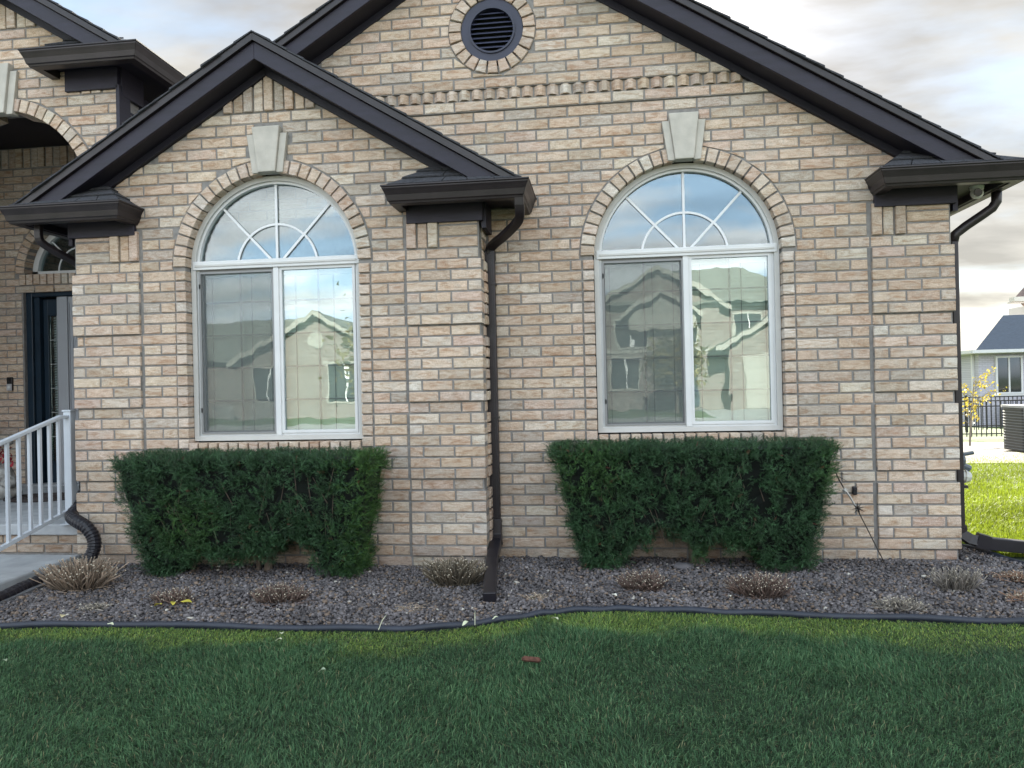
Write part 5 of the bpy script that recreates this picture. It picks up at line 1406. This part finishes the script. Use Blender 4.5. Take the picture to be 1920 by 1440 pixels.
m = MB(); m.add([(-.05, -.5, ez+.001), (-.05+HT, -.5+HT, ez+HT*HS+.001), (-.05, 12, ez+.001), (-.05+HT, 12, ez+HT*HS)], [(0, 1, 3, 2)]); m.out('side_roof', NROOF2, nh)
m = MB(); m.box(-.12, 9, -.60, -.5, ez-.02, ez+.10); m.box(-.15, -.05, -.5, 10, ez-.02, ez+.10); m.out('gutter', WHT, nh)
m = MB(); m.box(-.05, 9, -.5, 0, ez-.04, ez-.021); m.box(-.05, .35, 0, 9, ez-.04, ez-.021); m.out('soffit', WHT, nh)
m = MB(); m.box(.25, .34, .30, .40, -.3, ez-.05); m.out('downspout', WHT, nh)
m = MB(); m.box(1.0, 6, -.9, -.3, -.1, .85); m.out('window_well', mat('dark_bin', (.02, .025, .04), .6, .1, 5), nh)
q0 = 4.22-NZ; CT = mat('cream_trim', (.55, .52, .46), .5, .03, 3)
m = MB(); m.box(5.0, 9, 3.6, 7, 3, q0+.02); m.out('upper_wall', CT, nh)
m = MB(); m.box(3.25, 9, 2.9, 3.0, q0-.0, q0+.18); m.box(3.17, 3.25, 2.9, 3.3, q0-.0, q0+.18); m.out('upper_gutter', CT, nh)
m = MB(); m.box(3.25, 9, 3.0, 3.6, q0-.04, q0+.02); m.out('upper_soffit', CT, nh)
m = MB(); m.add([(3.25, 3.0, q0+.17), (9, 3.0, q0+.17), (9, 7.5, q0+.17), (5.9, 7.5, q0+.17), (5.6, 5.2, q0+1.8), (9, 5.2, q0+1.8)], [(0, 1, 5, 4), (2, 3, 4, 5), (3, 0, 4)]); m.out('upper_roof', mat('brown_shingle', (.16, .115, .10), .9, .3, 12), nh)

# ------------------------------------------------------------------ across the street (mirrored in the windows)
rd = MB(); rd.box(-80, 80, -19.5, -12, -.06, -.0); o = rd.out('street', mat('street_concrete', (.26, .25, .23), .9, .1, 3)); o['kind'] = 'structure'
dr = MB(); dr.box(3.6, 8.4, -26.8, -19.5, -.06, .006); o = dr.out('driveway', mat('driveway_concrete', (.27, .265, .25), .9, .1, 3)); o['kind'] = 'structure'
TB = brickmat('tan_facade_brick', (.12, .095, .08), (.18, .145, .12), (.15, .14, .13), 3.0)
TRW = mat('cream_siding', (.24, .23, .20), .7, .05, 6); TRR = mat('grey_green_roof', (.13, .13, .11), .9, .25, 6)
def facing_gable(parent, x0, x1, z0, zt, slope, y, yb, m_wall, roofm, name='gable'):
    cx_ = (x0+x1)/2; ap = zt+slope*(x1-x0)/2
    q = MB(); q.prism([(x0, z0), (x1, z0), (x1, zt), (cx_, ap), (x0, zt)][::-1], y, yb); q.out('wall', m_wall, parent)
    for s in (-1, 1):
        xe = cx_+s*((x1-x0)/2+.4); ze = ap-slope*abs(xe-cx_)
        q = MB(); P4 = [(cx_, ap+.02), (xe, ze+.02), (xe, ze+.22), (cx_, ap+.22)]; q.prism(P4 if s < 0 else P4[::-1], y+.3, y+.36); q.out('rake_board', TRW, parent)
        q = MB(); P4 = [(cx_, ap+.08), (xe, ze+.08), (xe, ze+.20), (cx_, ap+.20)]; q.prism(P4 if s < 0 else P4[::-1], y+.30, yb); q.out('roof', roofm, parent)
A = thing('far_house', 'sunlit two storey tan house across the street mirrored in the right window', 'house', (4.0, -27, 0))
Y0 = .0
facing_gable(A, -4.2, .9, 0, 4.3, .62, 0, -8, TB, TRR)
facing_gable(A, -2.9, -.2, 3.4, 4.0, .62, .5, 0, TRW, TRR)
facing_gable(A, .9, 6.4, 0, 2.5, .60, 1.6, -8, TB, TRR)
q = MB(); q.add([(-4.6, .4, 4.4), (5.2, .4, 4.4), (5.2, -8, 4.4), (-4.6, -8, 4.4), (-1.5, -4, 6.4), (2.5, -4, 6.4)], [(1, 0, 4, 5), (2, 1, 5), (3, 2, 5, 4), (0, 3, 4)]); q.out('main_roof', TRR, A)
q = MB(); q.box(.9, 5.0, -6, -.2, 2.4, 4.3); q.out('upper_wall', TB, A)
def fwin(parent, x0, x1, z0, z1, y): # faces +Y
    q = MB(); q.box(x0-.09, x1+.09, y, y+.05, z0-.09, z1+.09); w = q.out('window', TRW, parent); q = MB(); q.box(x0, x1, y+.052, y+.06, z0, z1); q.out('pane', GLASSN, w)
    q = MB(); q.box((x0+x1)/2-.03, (x0+x1)/2+.03, y+.061, y+.08, z0, z1); q.out('muntin', WHT, w)
fwin(A, -3.7, -2.5, .9, 2.2, .0); fwin(A, -3.4, -2.2, 2.7, 3.8, 0); fwin(A, -1.0, -.1, 2.8, 3.8, 0); fwin(A, 1.5, 2.4, 3.0, 3.9, -.2); fwin(A, 3.0, 3.9, 3.0, 3.9, -.2)
q = MB(); q.box(1.5, 5.8, 1.6, 1.66, .02, 2.15); g_ = q.out('garage_door', TRW, A)
for i in range(4):
    q = MB(); q.box(1.55, 5.75, 1.662, 1.675, .08+i*.52, .54+i*.52); q.out('panel', TRW, g_)
q = MB(); q.box(-1.1, -.1, .0, .08, .1, 2.2); q.out('door', NAVY, A)
B_ = thing('far_house', 'sunlit single storey brick house across the street mirrored in the left window', 'house', (-12.5, -25, 0))
facing_gable(B_, -2.5, 4.2, 0, 2.3, .55, 0, -9, TB, TRR)
q = MB(); q.box(-11, -2.5, -8, -1.0, 0, 2.4); q.out('wing_wall', TB, B_)
q = MB(); q.add([(-11.5, -.6, 2.4), (-1.5, -.6, 2.4), (-1.5, -8.5, 2.4), (-11.5, -8.5, 2.4), (-8.5, -4.5, 4.5), (-1.5, -4.5, 4.5)], [(1, 0, 4, 5), (3, 2, 5, 4), (0, 3, 4), (2, 1, 5)]); q.out('wing_roof', TRR, B_)
fwin(B_, -1.8, -.6, .7, 2.1, 0); fwin(B_, 1.2, 3.2, .7, 2.2, 0); fwin(B_, -6.5, -5.0, .8, 2.0, -1.0)
q = MB(); ring(q, .85, 3.2, .0, .33, .0, .06, 20); q.out('round_vent', TRW, B_)
for i in range(9):
    q = MB(); q.box(-2.8+i*.16, -.3-i*.16, .505, .53, 4.05+i*.10, 4.135+i*.10)
    if i < 8: q.out('siding_board', TRW, A)
for z_ in (2.42,):
    q = MB(); q.box(-4.25, .95, .0, .07, z_, z_+.16); q.out('belt_course', TRW, A)
for (xa_, xb_) in ((-1.95, -.45+.0), (-11+7.2, -2.7)):
    q = MB(); q.box(xa_, xb_, .02, .05, .0, .62); q.out('stone_base', mat('stone_base', (.14, .13, .12), .9, .3, 8), B_)
def far_tree(x, y, h, lb):
    t_ = thing('street_tree', lb, 'tree', (x, y, 0)); q = MB(); q.tube([(0, 0, 0), (.05, 0, h*.3), (0, .05, h*.55)], [.11, .09, .05], 7); q.out('trunk', BARK, t_)
    V = NR.normal(size=(2600, 3))*np.array([.17, .17, .19])*h+np.array([0, 0, h*.66]); dl = NR.normal(size=(2600, 3, 3))*.09
    P_ = (V[:, None, :]+dl).reshape(-1, 3); P_[:, 2] = np.maximum(P_[:, 2], .9); o_ = fast_mesh('crown', P_, np.arange(7800).reshape(-1, 3), GRASS, t_, col=np.repeat(np.array([.16, .13, .04])*NR.uniform(.5, 1.4, (2600, 1)), 3, axis=0)); o_['kind'] = 'stuff'
far_tree(-8.2, -22.5, 3.6, 'small autumn tree on the verge across the street, mirrored in the left window'); far_tree(2.6, -23.0, 2.6, 'low round tree by the drive across the street, mirrored in the right window')
for (hx, lb) in ((-26, 'sunlit gabled house furthest left across the street'), (19, 'sunlit gabled house furthest right across the street')):
    D_ = thing('far_house', lb, 'house', (hx, -27, 0)); facing_gable(D_, -5, 5, 0, 2.5, .55, 0, -9, TB, TRR); fwin(D_, -3, -1.4, .8, 2.1, 0); fwin(D_, 1.4, 3, .8, 2.1, 0)
print('objects', len(bpy.data.objects))

print('tris', sum(sum(len(p.vertices)-2 for p in o.data.polygons) for o in bpy.data.objects if o.type == 'MESH' and len(o.data.polygons) < 50000)+sum(len(o.data.polygons) for o in bpy.data.objects if o.type == 'MESH' and len(o.data.polygons) >= 50000))
